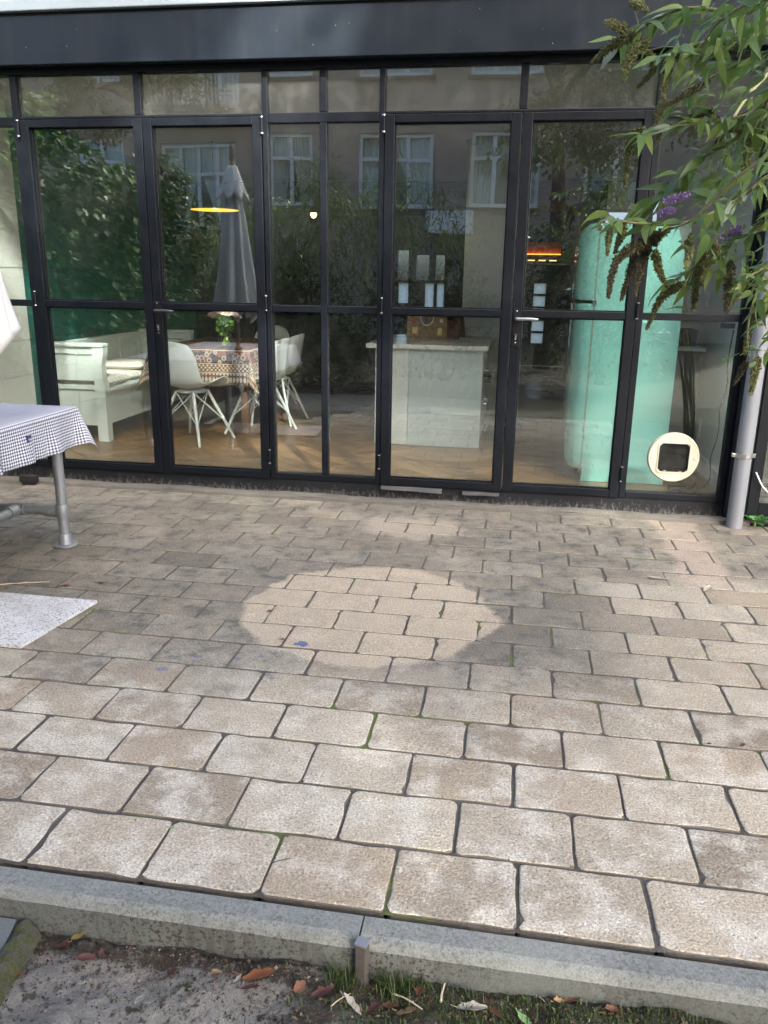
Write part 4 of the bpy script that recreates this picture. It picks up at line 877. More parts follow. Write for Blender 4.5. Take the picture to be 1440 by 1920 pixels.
# the mint fridge, its doors facing left
fr = thing('retro_fridge', 'tall mint green retro fridge seen from its side', 'fridge', (0.66, 0.72, FZ))
fx0, fx1, fy0, fy1, fz1 = 0.452, 0.985, 0.392, 0.985, 1.735
def rounded_box(x0, x1, y0, y1, z0, z1, r_, seg=5, axes='x'):
    bm = bmesh.new(); bmesh.ops.create_cube(bm, size=1.0)
    for v in bm.verts: v.co = ((x0 + x1) / 2 + v.co.x * (x1 - x0), (y0 + y1) / 2 + v.co.y * (y1 - y0), (z0 + z1) / 2 + v.co.z * (z1 - z0))
    def ok(e):
        a, b = e.verts[0].co, e.verts[1].co; d = (b - a)
        if axes == 'top': return abs(d.x) > 1e-4 and a.z > (z0 + z1) / 2
        if axes == 'left': return min(a.x, b.x) < x0 + 1e-4 and max(a.x, b.x) < x0 + 1e-4
        return True
    ed = [e for e in bm.edges if ok(e)]; bmesh.ops.bevel(bm, geom=ed, offset=r_, segments=seg, affect='EDGES', profile=0.5)
    m = MB(); bm.verts.index_update(); m.add([v.co[:] for v in bm.verts], [[v.index for v in f.verts] for f in bm.faces]); bm.free(); return m
o = kid(rounded_box(fx0 + 0.004, fx1, fy0, fy1, FZ + 0.004, fz1, 0.055, 6, 'top').build('body', M['aqua']), fr); smooth_by_angle(o, 30)
def fridge_door(name, z0, z1, rt, rb):
    """a door slab whose front (towards -x) has fully rounded edges"""
    m = MB(); NY, NZ = 22, 28; y0, y1 = fy0 - 0.004, fy1 + 0.004; V = []
    for layer in range(9):
        a = layer / 8 * math.pi / 2; ins = 0.105 * (1 - math.cos(a)); x = fx0 - 0.030 - 0.085 * math.sin(a)
        ring = []
        for (cy, cz, a0, rr_) in ((y1, z1, 0, rt), (y0, z1, 90, rt), (y0, z0, 180, rb), (y1, z0, 270, rb)):
            sy = 1 if cy == y1 else -1; sz = 1 if cz == z1 else -1; ii = ins; iz = ins if rr_ > 0.02 else ins * 0.10
            rr2 = max(rr_ - ins * 0.3, 0.01)
            for k in range(7):
                t = R(a0 + 15 * k); ring.append((x, cy - sy * (rr2 + ii) + rr2 * math.cos(t), cz - sz * (rr2 + iz) + rr2 * math.sin(t)))
        V.append(ring)
    n = len(V[0]); base = [(fx0 - 0.006, y, z) for (_, y, z) in V[0]]; rings = [base] + V
    vs_ = sum(rings, []); fs_ = [(i * n + k, i * n + (k + 1) % n, (i + 1) * n + (k + 1) % n, (i + 1) * n + k) for i in range(len(rings) - 1) for k in range(n)]
    fs_.append(tuple((len(rings) - 1) * n + k for k in range(n))); o = kid(m.add(vs_, fs_).build(name, M['aqua']), fr); smooth_by_angle(o, 35); return o
fridge_door('freezer_door', 1.270, fz1, 0.075, 0.012); fridge_door('fridge_door', FZ + 0.07, 1.252, 0.012, 0.075)
kid(box('door_seal', M['rubber'], None, fx0 - 0.0055, fx0 + 0.0035, fy0 + 0.006, fy1 - 0.006, FZ + 0.08, fz1 - 0.03), fr)
kid(box('seal_strip', plain('seal_grey', (0.30, 0.34, 0.28), 0.5), None, fx0 - 0.004, fx0 + 0.0036, fy0 + 0.0005, fy0 + 0.0055, FZ + 0.08, fz1 - 0.05), fr)
for z in (1.700, 1.255, FZ + 0.075): kid(box('hinge', M['chrome'], None, fx0 - 0.016, fx0 + 0.012, fy0 - 0.012, fy0 - 0.0045, z - 0.012, z + 0.022, b=0.002), fr)
for (z, yy) in ((1.335, 0.86), (1.16, 0.86)): kid(tube('handle', M['chrome'], None, bez([(0.345, yy, z), (0.290, yy, z), (0.286, yy - 0.10, z), (0.290, yy - 0.24, z), (0.345, yy - 0.24, z)], 5), 0.009, 8), fr)
for x in (0.50, 0.93):
    for y in (0.44, 0.94): kid(MB().tube([(x, y, FZ), (x, y, FZ + 0.02)], 0.018, 10).build('foot', M['rubber']), fr)
fc = bpy.data.curves.new('badge', 'FONT'); fc.body = 'smeg'; fc.size = 0.085; fc.extrude = 0.004; fc.align_x = 'CENTER'
fo_ = bpy.data.objects.new('badge_curve', fc); bme = bpy.data.meshes.new_from_object(fo_); bpy.data.objects.remove(fo_); bme.name = 'badge'; bme.materials.append(M['chrome'])
bo = inst('badge', bme); bo.matrix_basis = Matrix.Translation((fx0 - 0.117, 0.68, 1.56)) @ Matrix(((0, 0, -1, 0), (-1, 0, 0, 0), (0, 1, 0, 0), (0, 0, 0, 1))); kid(bo, fr)
# grey cabinet with a box, beyond the fridge
gc = thing('grey_cabinet', 'dark grey cabinet standing by the white wall behind the cat flap', 'cabinet', (1.17, 1.35, FZ))
kid(box('carcass', M['grey_cab'], None, 1.03, 1.27, 1.02, 1.62, FZ + 0.001, 0.925, b=0.003), gc); kid(box('top', M['white'], None, 1.015, 1.285, 1.0, 1.64, 0.927, 0.95, b=0.003), gc); kid(box('door_edge', M['rubber'], None, 1.257, 1.262, 1.015, 1.019, FZ + 0.01, 0.92), gc); kid(MB().tube([(1.13, 1.012, 0.68), (1.13, 1.019, 0.68)], 0.004, 8).build('knob', M['chrome']), gc)
gb = thing('dark_box', 'dark box lying on the grey cabinet', 'box', (1.15, 1.25, 0.951)); box('carton', M['dark_wall'], gb, -0.09, 0.09, -0.12, 0.12, 0, 0.095, b=0.003); box('lid', M['dark_wall'], gb, -0.095, 0.095, -0.125, 0.125, 0.096, 0.115, b=0.003)
for (x, y, z, lab) in ((1.318, 1.05, 0.38, 'white wall socket low on the white wall behind the cat flap'), (1.318, 1.28, 1.28, 'white light switch high on the white wall above the cabinet')):
    t = thing('wall_socket', lab, 'socket', (x, y, z)); box('plate', M['white_plastic'], t, -0.010, 0.0, -0.04, 0.04, -0.06, 0.06, b=0.002); box('insert', M['white'], t, -0.0125, -0.0102, -0.022, 0.022, -0.022, 0.022, b=0.001)
bc = thing('black_cable', 'thin black cable hanging down inside the right edge of the glass', 'cable', (1.22, 0.06, 0.2))
kid(tube('cable_run', M['rubber'], None, bez([(1.222, 0.055, 1.13), (1.215, 0.06, 0.95), (1.226, 0.06, 0.8), (1.205, 0.06, 0.66), (1.212, 0.06, 0.52), (1.19, 0.07, 0.36), (1.205, 0.08, 0.24), (1.17, 0.12, 0.15), (1.10, 0.16, 0.108), (1.06, 0.22, 0.105)], 6), 0.004, 6), bc)
kid(box('plug_box', M['rubber'], None, 1.150, 1.228, 0.05, 0.075, 1.135, 1.165, b=0.004), bc)
ad = thing('power_adapter', 'black power adapter on the floor below the cat flap', 'adapter', (1.06, 0.26, FZ + 0.001)); box('brick_case', M['rubber'], ad, -0.06, 0.05, -0.028, 0.028, 0, 0.03, b=0.006); tube('lead', M['rubber'], ad, bez([(0.05, 0, 0.015), (0.09, 0.01, 0.02), (0.11, 0.03, 0.05), (0.10, 0.05, 0.02), (0.06, 0.06, 0.006)], 5), 0.004, 6)

# ------------------------------------------------------------------ things on the patio
# garden table of scaffold tube with a gingham cloth
gt = thing('garden_table', 'garden table on galvanised scaffold tube legs at the left', 'table', (-2.31, -1.25, 0))
GX, GY0, GY1, GZ = -2.215, -2.95, -1.215, 0.735
kid(box('table_top', M['fence'], None, -3.15, GX - 0.012, GY0, GY1 - 0.012, GZ - 0.035, GZ - 0.004, b=0.004), gt)
def tleg(x, y):
    kid(smooth_by_angle(MB().tube([(x, y, 0.01), (x, y, GZ - 0.036)], 0.0268, 20).build('leg', M['galv'])), gt)
    kid(smooth_by_angle(MB().lathe([(0.0, 0.0), (0.062, 0.0), (0.062, 0.006), (0.058, 0.009), (0.034, 0.010), (0.0325, 0.014), (0.0325, 0.060), (0.0305, 0.064), (0.0244, 0.0642)], 28, (x, y, 0.003)).build('floor_flange', M['galv'])), gt)
    kid(smooth_by_angle(MB().lathe([(0.0244, 0.0), (0.031, 0.001), (0.0325, 0.005), (0.0325, 0.072), (0.031, 0.076), (0.0244, 0.077)], 24, (x, y, 0.150)).build('tube_clamp', M['galv'])), gt)
    for z, dx, dy in ((0.175, 0.012, -0.031), (0.045, -0.012, -0.031)): kid(MB().lathe([(0.0, 0.007), (0.004, 0.007), (0.0045, 0.003), (0.0075, 0.003), (0.0085, 0.0)], 12).build('clamp_screw', M['galv']), gt).matrix_basis = Matrix.Translation((x + dx * 0.3, y + dy, z)) @ Matrix.Rotation(R(90), 4, 'X')
tleg(-2.310, -1.270); tleg(-3.02, -1.270); tleg(-2.31, -2.86)
zc = 0.188
kid(smooth_by_angle(MB().tube([(-2.345, -1.270, zc), (-2.99, -1.270, zc)], 0.0242, 18).build('cross_tube', M['galv'])), gt)
kid(smooth_by_angle(MB().tube([(-2.335, -1.270, zc), (-2.405, -1.270, zc)], 0.0325, 18).build('tube_clamp', M['galv'])), gt)
kid(smooth_by_angle(MB().tube([(-2.52, -1.270, zc), (-2.60, -1.270, zc)], 0.0325, 18).build('tube_clamp', M['galv'])), gt)
kid(smooth_by_angle(MB().tube([(-2.56, -1.300, zc), (-2.56, -1.365, zc)], 0.0325, 18).build('tube_clamp', M['galv'])), gt)
kid(smooth_by_angle(MB().tube([(-2.56, -1.29, zc), (-2.56, -2.80, zc)], 0.0242, 18).build('long_tube', M['galv'])), gt)
kid(MB().lathe([(0.0, 0.007), (0.004, 0.007), (0.0045, 0.003), (0.0085, 0.003), (0.0095, 0.0)], 12).build('clamp_screw', M['galv']), gt).matrix_basis = Matrix.Translation((-2.37, -1.302, zc)) @ Matrix.Rotation(R(90), 4, 'X')
V, F, UV = drape(-3.17, GX, GY0 - 0.02, GY1, GZ, 0.195, 14, 0.05, 4, 0.09, 0.36, 0.018)
gcl = thing('gingham_tablecloth', 'blue and white gingham cloth hanging over the garden table', 'tablecloth', (-2.6, -1.9, GZ))
o = kid(MB().add(V, F).build('cloth', M['gingham'], None, True, UV), gcl); md = o.modifiers.new('s', 'SOLIDIFY'); md.thickness = 0.0015
mk = plain('navy_thread', (0.012, 0.02, 0.09), 0.8); m = MB()
for (y0, y1, z0, z1) in ((-1.690, -1.684, 0.628, 0.672), (-1.683, -1.655, 0.660, 0.667), (-1.683, -1.668, 0.642, 0.648)): m.box(GX + 0.016, GX + 0.0235, y0, y1, z0, z1)
kid(m.build('stitched_mark', mk), gcl)
# closed parasol standing in the table
pa = thing('closed_parasol', 'closed pale canvas parasol at the left edge above the garden table', 'parasol', (-2.375, -1.75, 0.0))
def canopy(u, v):
    a = 2 * math.pi * u; k = v; r_ = 0.045 + (0.160 - 0.045) * (k ** 0.85); fold = 0.18 + 0.16 * k
    r_ *= 1 + fold * math.cos(8 * a) * (0.5 + 0.5 * k) + 0.07 * math.sin(3 * a + 4 * k); z = 2.10 - 1.03 * k + (0.05 * math.cos(8 * a) + 0.03 * math.sin(3 * a)) * k ** 6
    return (r_ * math.cos(a), r_ * math.sin(a), z)
o = MB().grid(96, 26, canopy).build('canopy', M['parasol'], pa, True); o.modifiers.new('s', 'SOLIDIFY').thickness = 0.003
def cap(u, v):
    a = 2 * math.pi * u; r_ = 0.035 + 0.085 * v * (1 + 0.22 * math.cos(8 * a) * v); return (r_ * math.cos(a), r_ * math.sin(a), 2.235 - 0.235 * v - 0.025 * math.cos(8 * a) * v)
o = MB().grid(96, 10, cap).build('vent_cap', M['parasol'], pa, True); o.modifiers.new('s', 'SOLIDIFY').thickness = 0.003
MB().tube([(0, 0, 0.733), (0, 0, 2.32)], 0.019, 14).build('pole', M['wood_brown'], pa); MB().lathe([(0.0, 2.40), (0.012, 2.395), (0.022, 2.36), (0.026, 2.32), (0.02, 2.28), (0.0, 2.28)], 16).build('finial', M['wood_brown'], pa, True); MB().lathe([(0.02, 0.80), (0.030, 0.80), (0.032, 0.745), (0.055, 0.740), (0.056, 0.737), (0.0, 0.737)], 20).build('socket', M['black'], pa)

# grey downpipe
dp = thing('downpipe', 'grey plastic downpipe at the right corner of the glass front', 'pipe', (1.318, -0.150, 0))
smooth_by_angle(MB().tube([(0, 0, -0.01), (0, 0, 2.6)], 0.0455, 28).build('pipe', M['pvc'], dp))
for z in (0.42, 1.92):
    br = smooth_by_angle(MB().lathe([(0.0458, 0), (0.049, 0.001), (0.049, 0.027), (0.0458, 0.028)], 28, (0, 0, z)).build('pipe_bracket', M['chrome'], dp)); 
    box('lug', M['chrome'], br, -0.068, -0.048, -0.014, 0.010, z + 0.002, z + 0.026, b=0.002); box('lug', M['chrome'], br, 0.048, 0.062, -0.012, 0.010, z + 0.002, z + 0.026, b=0.002); MB().lathe([(0, 0.008), (0.006, 0.008), (0.007, 0.0)], 8).build('bolt', M['chrome'], br).matrix_local = Matrix.Translation((-0.058, -0.014, z + 0.014)) @ Matrix.Rotation(R(90), 4, 'X')
# pale granite slab and odds and ends
gs = thing('granite_slab', 'pale speckled granite slab lying flat on the pavers at the left', 'slab', (-2.07, -2.20, 0.003))
MB().add([(-0.65, -0.245, 0), (0.255, -0.250, 0), (0.315, 0.225, 0), (-0.62, 0.232, 0), (-0.65, -0.245, 0.013), (0.255, -0.250, 0.013), (0.315, 0.225, 0.013), (-0.62, 0.232, 0.013)], [(0, 3, 2, 1), (4, 5, 6, 7), (0, 1, 5, 4), (1, 2, 6, 5), (2, 3, 7, 6), (3, 0, 4, 7)]).build('stone', M['granite'], gs)
bb = thing('black_block', 'small black block lying on the concrete ledge at the left', 'block', (-3.23, -0.135, 0.0)); box('body', M['rubber'], bb, -0.058, 0.058, -0.028, 0.024, 0.022, 0.068, b=0.005); box('foot', M['rubber'], bb, -0.045, 0.045, -0.02, 0.016, 0.004, 0.0218)
# bluestone flag with a mossy edging strip, lower left
bs = thing('bluestone_flag', 'blue-grey stone flag in the lower left corner beside the soil', 'flagstone', (-1.3, -3.8, -0.1))
kid(MB().add([(-2.2, -3.625, -0.14), (-1.085, -3.622, -0.14), (-1.020, -3.90, -0.14), (-1.0, -4.4, -0.14), (-2.2, -4.4, -0.14), (-2.2, -3.625, -0.072), (-1.085, -3.622, -0.072), (-1.020, -3.90, -0.072), (-1.0, -4.4, -0.072), (-2.2, -4.4, -0.072)], [(5, 9, 8, 7, 6), (0, 1, 6, 5), (1, 2, 7, 6), (2, 3, 8, 7), (3, 4, 9, 8), (4, 0, 5, 9)]).build('stone', M['bluestone']), bs)
me_ = thing('mossy_edging', 'low mossy edging strip beside the bluestone flag', 'edging', (-1.03, -3.8, -0.1))
def eg(u, v): x = -1.078 + (0.060) * v + 0.055 * u; y = -3.632 - 0.6 * u + 0.004 * math.sin(40 * v); return (x, y, -0.075 + 0.012 * math.sin(math.pi * v) + 0.004 * math.sin(60 * u + 5 * v) - (0.03 if v in (0, 1) else 0))
kid(MB().grid(40, 8, eg).build('strip', M['moss'], None, True), me_)
# angle-iron stake holding the kerb joint
sk = thing('metal_stake', 'short grey metal stake driven in against the kerb joint', 'stake', (-0.258, -3.63, -0.09), R(-14))
MB().box(-0.0125, 0.0125, -0.010, 0.012, -0.08, 0.098, b=0.0025).build('shaft', M['rust'], sk); MB().box(-0.014, 0.014, -0.0115, 0.0135, 0.0985, 0.1035, b=0.001).build('head', M['galv'], sk)

# ------------------------------------------------------------------ buddleia reaching in from the right
BR=[[(0.698, -2.5, 2.047), (0.534, -2.45, 2.084), (0.403, -2.4, 2.114), (0.326, -2.35, 2.104), (0.277, -2.3, 2.078), (0.223, -2.25, 2.06)],
[(0.742, -2.325, 2.118), (0.593, -2.395, 2.052), (0.471, -2.465, 2.018), (0.366, -2.535, 1.982), (0.318, -2.605, 1.944)],
[(0.743, -2.35, 2.059), (0.656, -2.275, 2.031), (0.524, -2.2, 1.983), (0.428, -2.125, 1.918)],
[(0.799, -2.225, 1.951), (0.615, -2.295, 1.862), (0.485, -2.365, 1.834), (0.338, -2.435, 1.8), (0.288, -2.505, 1.776)],
[(0.755, -2.4, 1.876), (0.611, -2.34, 1.805), (0.498, -2.28, 1.74), (0.424, -2.22, 1.659), (0.349, -2.16, 1.604)],
[(0.81, -2.275, 1.77), (0.687, -2.333, 1.691), (0.573, -2.392, 1.606), (0.428, -2.45, 1.551), (0.265, -2.508, 1.553), (0.215, -2.567, 1.563)],
[(0.777, -2.45, 1.623), (0.689, -2.39, 1.567), (0.623, -2.33, 1.506), (0.55, -2.27, 1.453), (0.479, -2.21, 1.396)],
[(0.936, -1.975, 1.565), (0.808, -2.045, 1.444), (0.753, -2.115, 1.341), (0.727, -2.185, 1.242), (0.725, -2.255, 1.163)],
[(0.676, -2.7, 1.772), (0.602, -2.64, 1.708), (0.52, -2.58, 1.637), (0.458, -2.52, 1.56), (0.406, -2.46, 1.535)],
[(0.87, -1.925, 2.104), (0.718, -1.995, 2.015), (0.621, -2.065, 1.88), (0.586, -2.135, 1.776), (0.534, -2.205, 1.691)],
[(0.612, -2.75, 2.091), (0.531, -2.675, 2.062), (0.454, -2.6, 2.027), (0.422, -2.525, 1.979)],
[(0.903, -2.175, 1.57), (0.783, -2.262, 1.471), (0.661, -2.35, 1.407), (0.6, -2.438, 1.368)]]
PAN=[([(0.254, -2.3, 2.086), (0.206, -2.4, 2.081), (0.177, -2.5, 2.059)], 0.8),
([(0.266, -2.4, 2.057), (0.212, -2.3, 2.048), (0.168, -2.2, 2.03)], 1.15),
([(0.31, -2.35, 2.051), (0.253, -2.45, 1.984), (0.235, -2.55, 1.905)], 1.1),
([(0.301, -2.45, 2.0), (0.332, -2.35, 1.975), (0.304, -2.25, 1.948)], 0.7),
([(0.366, -2.4, 1.993), (0.35, -2.5, 1.929), (0.332, -2.6, 1.855)], 1.0),
([(0.566, -2.35, 2.024), (0.518, -2.25, 2.068), (0.488, -2.15, 2.086)], 0.9),
([(0.399, -2.2, 1.919), (0.366, -2.3, 1.865), (0.36, -2.4, 1.782)], 1.0),
([(0.306, -2.45, 1.805), (0.285, -2.35, 1.771), (0.294, -2.25, 1.668)], 1.0),
([(0.627, -2.15, 1.868), (0.638, -2.25, 1.797), (0.62, -2.35, 1.668)], 1.7),
([(0.612, -2.25, 1.852), (0.591, -2.15, 1.843), (0.582, -2.05, 1.807)], 0.9),
([(0.277, -2.4, 1.557), (0.239, -2.5, 1.529), (0.225, -2.6, 1.461)], 0.9),
([(0.274, -2.5, 1.547), (0.278, -2.4, 1.515), (0.275, -2.3, 1.474)], 0.8),
([(0.424, -2.35, 1.542), (0.323, -2.45, 1.491), (0.256, -2.55, 1.441), (0.233, -2.65, 1.346)], 1.25),
([(0.387, -2.45, 1.524), (0.332, -2.35, 1.449), (0.314, -2.25, 1.333)], 1.2),
([(0.369, -2.33, 1.496), (0.339, -2.43, 1.432), (0.319, -2.53, 1.352)], 1.1),
([(0.374, -2.45, 1.477), (0.405, -2.35, 1.426), (0.451, -2.25, 1.375)], 0.9),
([(0.461, -2.45, 1.522), (0.451, -2.55, 1.474), (0.43, -2.65, 1.426)], 1.0),
([(0.556, -2.4, 1.492), (0.534, -2.3, 1.429), (0.549, -2.2, 1.303)], 1.6),
([(0.633, -2.25, 1.454), (0.611, -2.35, 1.383), (0.593, -2.45, 1.306)], 1.0),
([(0.487, -2.35, 1.388), (0.437, -2.25, 1.338), (0.416, -2.15, 1.237)], 1.0),
([(0.68, -2.25, 1.391), (0.64, -2.35, 1.36), (0.598, -2.45, 1.315)], 0.9),
([(0.776, -2.2, 1.311), (0.759, -2.1, 1.264), (0.773, -2.0, 1.153)], 1.1),
([(0.795, -2.1, 1.148), (0.763, -2.2, 1.108), (0.732, -2.3, 1.05)], 1.1),
([(0.733, -2.2, 1.141), (0.746, -2.1, 1.105), (0.754, -2.0, 1.048)], 0.7),
([(0.508, -2.25, 1.965), (0.435, -2.35, 1.911), (0.358, -2.45, 1.859)], 0.6),
([(0.513, -2.35, 1.868), (0.489, -2.25, 1.872), (0.46, -2.15, 1.879)], 0.6),
([(0.262, -2.3, 2.156), (0.274, -2.4, 2.125), (0.283, -2.5, 2.081)], 0.9),
([(0.663, -2.35, 1.831), (0.69, -2.25, 1.789), (0.706, -2.15, 1.743)], 1.1)]
FLO=[((0.389, -2.35, 1.588), (0.429, -2.35, 1.594), 0.9),
((0.594, -2.3, 1.521), (0.637, -2.3, 1.546), 1.5),
((0.407, -2.3, 1.624), (0.475, -2.3, 1.643), 0.8),
((0.41, -2.4, 1.989), (0.431, -2.4, 1.994), 0.7),
((0.426, -2.4, 2.008), (0.446, -2.4, 1.989), 0.5),
((0.201, -2.45, 1.579), (0.24, -2.45, 1.567), 0.5),
((0.469, -2.3, 1.956), (0.471, -2.3, 1.961), 0.35)]
SHADE_CANOPY = [(0.2, -8.8, 6.2, 1.6, 1.5, 0.9), (2.0, -8.6, 6.4, 1.7, 1.6, 0.9), (3.8, -8.4, 6.2, 1.6, 1.5, 0.9), (1.0, -6.8, 6.2, 1.5, 1.3, 0.7), (-1.4, -8.6, 6.0, 1.4, 1.3, 0.8), (-0.6, -6.8, 6.0, 1.2, 1.2, 0.6), (4.6, -7.0, 5.8, 1.3, 1.2, 0.7), (2.6, -5.0, 6.3, 1.4, 1.0, 0.6), (4.2, -5.4, 6.0, 1.2, 1.0, 0.6), (5.6, -9.2, 6.0, 1.4, 1.3, 0.8), (4.4, -10.6, 6.2, 1.5, 1.3, 0.8), (2.6, -10.8, 6.4, 1.5, 1.3, 0.8), (0.6, -11.0, 6.4, 1.5, 1.3, 0.8), (6.4, -7.4, 5.6, 1.2, 1.1, 0.7), (-1.4, -10.6, 6.0, 1.3, 1.2, 0.7), (-0.4, -4.2, 6.2, 0.6, 0.4, 0.3), (1.7, -4.3, 6.2, 0.5, 0.4, 0.3), (-1.3, -4.3, 6.2, 0.7, 0.4, 0.35), (2.8, -5.8, 6.2, 0.9, 0.6, 0.4)]  # unseen leaf clumps, placed and gapped to shape shade and sun patches
bd = thing('buddleia', 'buddleia bush with drooping brown seed heads and a few purple flowers', 'shrub', (1.55, -2.40, 0))
def leaf_mesh(seed, mat):
    r2 = random.Random(seed); m = MB(); N = 7; bend = r2.uniform(0.15, 1.1); tw = r2.uniform(-0.9, 0.9); V = []
    for i in range(N + 1):
        t = i / N; w = 0.165 * (math.sin(math.pi * min(1, t * 0.93 + 0.07) ** 0.75) ** 0.9) * (1 - 0.25 * t) if i < N else 0.002
        z = -bend * t * t * 0.55 + 0.015 * math.sin(9 * t + seed); a = tw * t; c, s_ = math.cos(a), math.sin(a); fold = 0.28 * w
        for u in (-1, 0, 1): V.append((t, u * w * c, z + (fold if u else 0) + u * w * s_))
    F = [(i * 3 + k, i * 3 + k + 1, i * 3 + 4 + k, i * 3 + 3 + k) for i in range(N) for k in (0, 1)]
    me = m.add(V, F).mesh('leaf', True); me.materials.append(mat); return me
leaf_g = [leaf_mesh(k, M['budd_leaf']) for k in range(6)]; leaf_p = [leaf_mesh(k + 20, M['budd_leaf_pale']) for k in range(2)]
rb = random.Random(21)
def orient(p, d, up=None, s=1.0, roll=0.0):
    d = Vector(d).normalized(); up = Vector(up or (0, 0, 1)); y = up.cross(d); y = y.normalized() if y.length > 1e-4 else d.orthogonal().normalized(); z = d.cross(y)
    return Matrix.Translation(p) @ Matrix(((d.x, y.x, z.x, 0), (d.y, y.y, z.y, 0), (d.z, y.z, z.z, 0), (0, 0, 0, 1))) @ Matrix.Rotation(roll, 4, 'X') @ Matrix.Diagonal((s, s, s, 1))
ROOT = Vector((1.55, -2.40, 0.0)); nleaf = 0; brs = []
for bi, pts in enumerate(BR):
    first = Vector(pts[0]); sw = Vector((1.25 + 0.1 * rb.random(), -2.40 + rb.uniform(-0.15, 0.15), 1.0 + 0.5 * rb.random()))
    path = bez([ROOT + Vector((rb.uniform(-0.05, 0.05), rb.uniform(-0.05, 0.05), 0)), sw, first] + [Vector(p) for p in pts[1:]], 8)
    n = len(path); br = MB().tube(path, [0.0065 * (1 - i / n) ** 0.8 + 0.0016 for i in range(n)], 7).build('branch', M['twig'], None, True); kid(br, bd); brs.append((br, path))
    vis = path[12:]
    L = sum((b - a).length for a, b in zip(vis, vis[1:])); step = 0.022; acc = 0; side = 1
    for a, b in zip(vis, vis[1:]):
        acc += (b - a).length
        if acc < step: continue
        acc = 0; t = (b - a).normalized()
        for s_ in (-1, 1):
            if rb.random() < 0.12 or nleaf >= 300: continue
            side_v = t.cross(Vector((0, 0, 1))); side_v = side_v.normalized() if side_v.length > 1e-3 else Vector((0, 1, 0))
            d = t * rb.uniform(0.35, 1.0) + side_v * s_ * rb.uniform(0.2, 0.9) + Vector((rb.uniform(-0.3, 0.2), 0, rb.uniform(-0.55, 0.35)))
            me = rb.choice(leaf_p) if rb.random() < 0.10 else rb.choice(leaf_g)
            o = inst('leaf', me, br, orient(b, d, (rb.uniform(-0.4, 0.4), rb.uniform(-0.6, 0.2), 1), rb.uniform(0.05, 0.115), rb.uniform(-0.6, 0.6))); nleaf += 1
xf = MB()
for k in range(680):
    br, path = rb.choice(brs); c = path[rb.randrange(14, len(path))] + Vector((rb.gauss(0.03, 0.035), rb.gauss(0, 0.05), rb.gauss(0, 0.035)))
    if c.x < 0.42 and rb.random() < 0.85: continue
    me = rb.choice(leaf_g); mw = orient(c, (rb.uniform(-1, 0.5), rb.uniform(-0.7, 0.7), rb.uniform(-0.7, 0.4)), (rb.uniform(-0.4, 0.4), rb.uniform(-0.6, 0.2), 1), rb.uniform(0.035, 0.085), rb.uniform(-0.7, 0.7))
    xf.add([(mw @ v.co)[:] for v in me.vertices], [tuple(p.vertices) for p in me.polygons])
o = kid(xf.build('foliage', leafmat('buddleia_foliage', (0.095, 0.175, 0.060), (0.185, 0.295, 0.080), (0.31, 0.40, 0.095), 0.38, 0.40, 12.0), None, True), bd); o['kind'] = 'stuff'
def spike(path, width, mat, dens, sz, seed, taper=True):
    r2 = random.Random(seed); m = MB(); p = bez(path, 10); n = len(p)
    m.tube(p, 0.0018, 4)
    Lp = sum((b - a).length for a, b in zip(p, p[1:])); cnt = int(dens * Lp * 1000)
    for _ in range(cnt):
        f = r2.random() * 0.999; i = int(f * (n - 1)); c = p[i].lerp(p[i + 1], f * (n - 1) - i); w = width * 0.0115 * ((min(1.0, 0.25 + f / 0.22) * (1 - 0.82 * f ** 1.4)) if taper else (0.5 + 2.0 * f * (1 - f))) * (0.62 + 0.38 * abs(math.sin(f * Lp * 210 + seed)))
        d = Vector((r2.gauss(0, 1), r2.gauss(0, 1), r2.gauss(0, 1))).normalized(); q = c + d * w * r2.uniform(0.35, 1.1); s_ = sz * r2.uniform(0.6, 1.3)
        e = d.orthogonal().normalized(); g_ = d.cross(e); a0 = r2.random() * 6.28; e, g_ = e * math.cos(a0) + g_ * math.sin(a0), g_ * math.cos(a0) - e * math.sin(a0)
        m.add([q - d * s_ * 0.5, q + e * s_ * 0.42, q - e * s_ * 0.25 + g_ * s_ * 0.4, q - e * s_ * 0.25 - g_ * s_ * 0.4, q + d * s_ * 0.9], [(0, 2, 1), (0, 3, 2), (0, 1, 3), (4, 1, 2), (4, 2, 3), (4, 3, 1)])
    return m
def nearest_branch(p): return min(brs, key=lambda b: min((q - Vector(p)).length for q in b[1]))[0]
for i, (pts, w) in enumerate(PAN):
    br = nearest_branch(pts[0]); nb_ = min((q for b in brs if b[0] is br for q in b[1]), key=lambda q: (q - Vector(pts[0])).length)
    if (nb_ - Vector(pts[0])).length > 0.008: MB().tube(bez([nb_, nb_.lerp(Vector(pts[0]), 0.5) + Vector((0, 0, 0.006)), pts[0]], 4), 0.0016, 5).build('stalk', M['twig'], br)
    o = spike(pts, w * 1.7, None, 5.4, 0.0058, i).build('seed_head', M['seed_dark'] if i in (12, 13, 14, 24, 25, 18, 20, 23) else M['seed'], br)
for i, (a, b, w) in enumerate(FLO):
    br = nearest_branch(a); o = spike([a, Vector(a).lerp(Vector(b), 0.5), b], w * 1.15, None, 9.0, 0.0070, 50 + i, False).build('flower_spike', M['purple'], br)

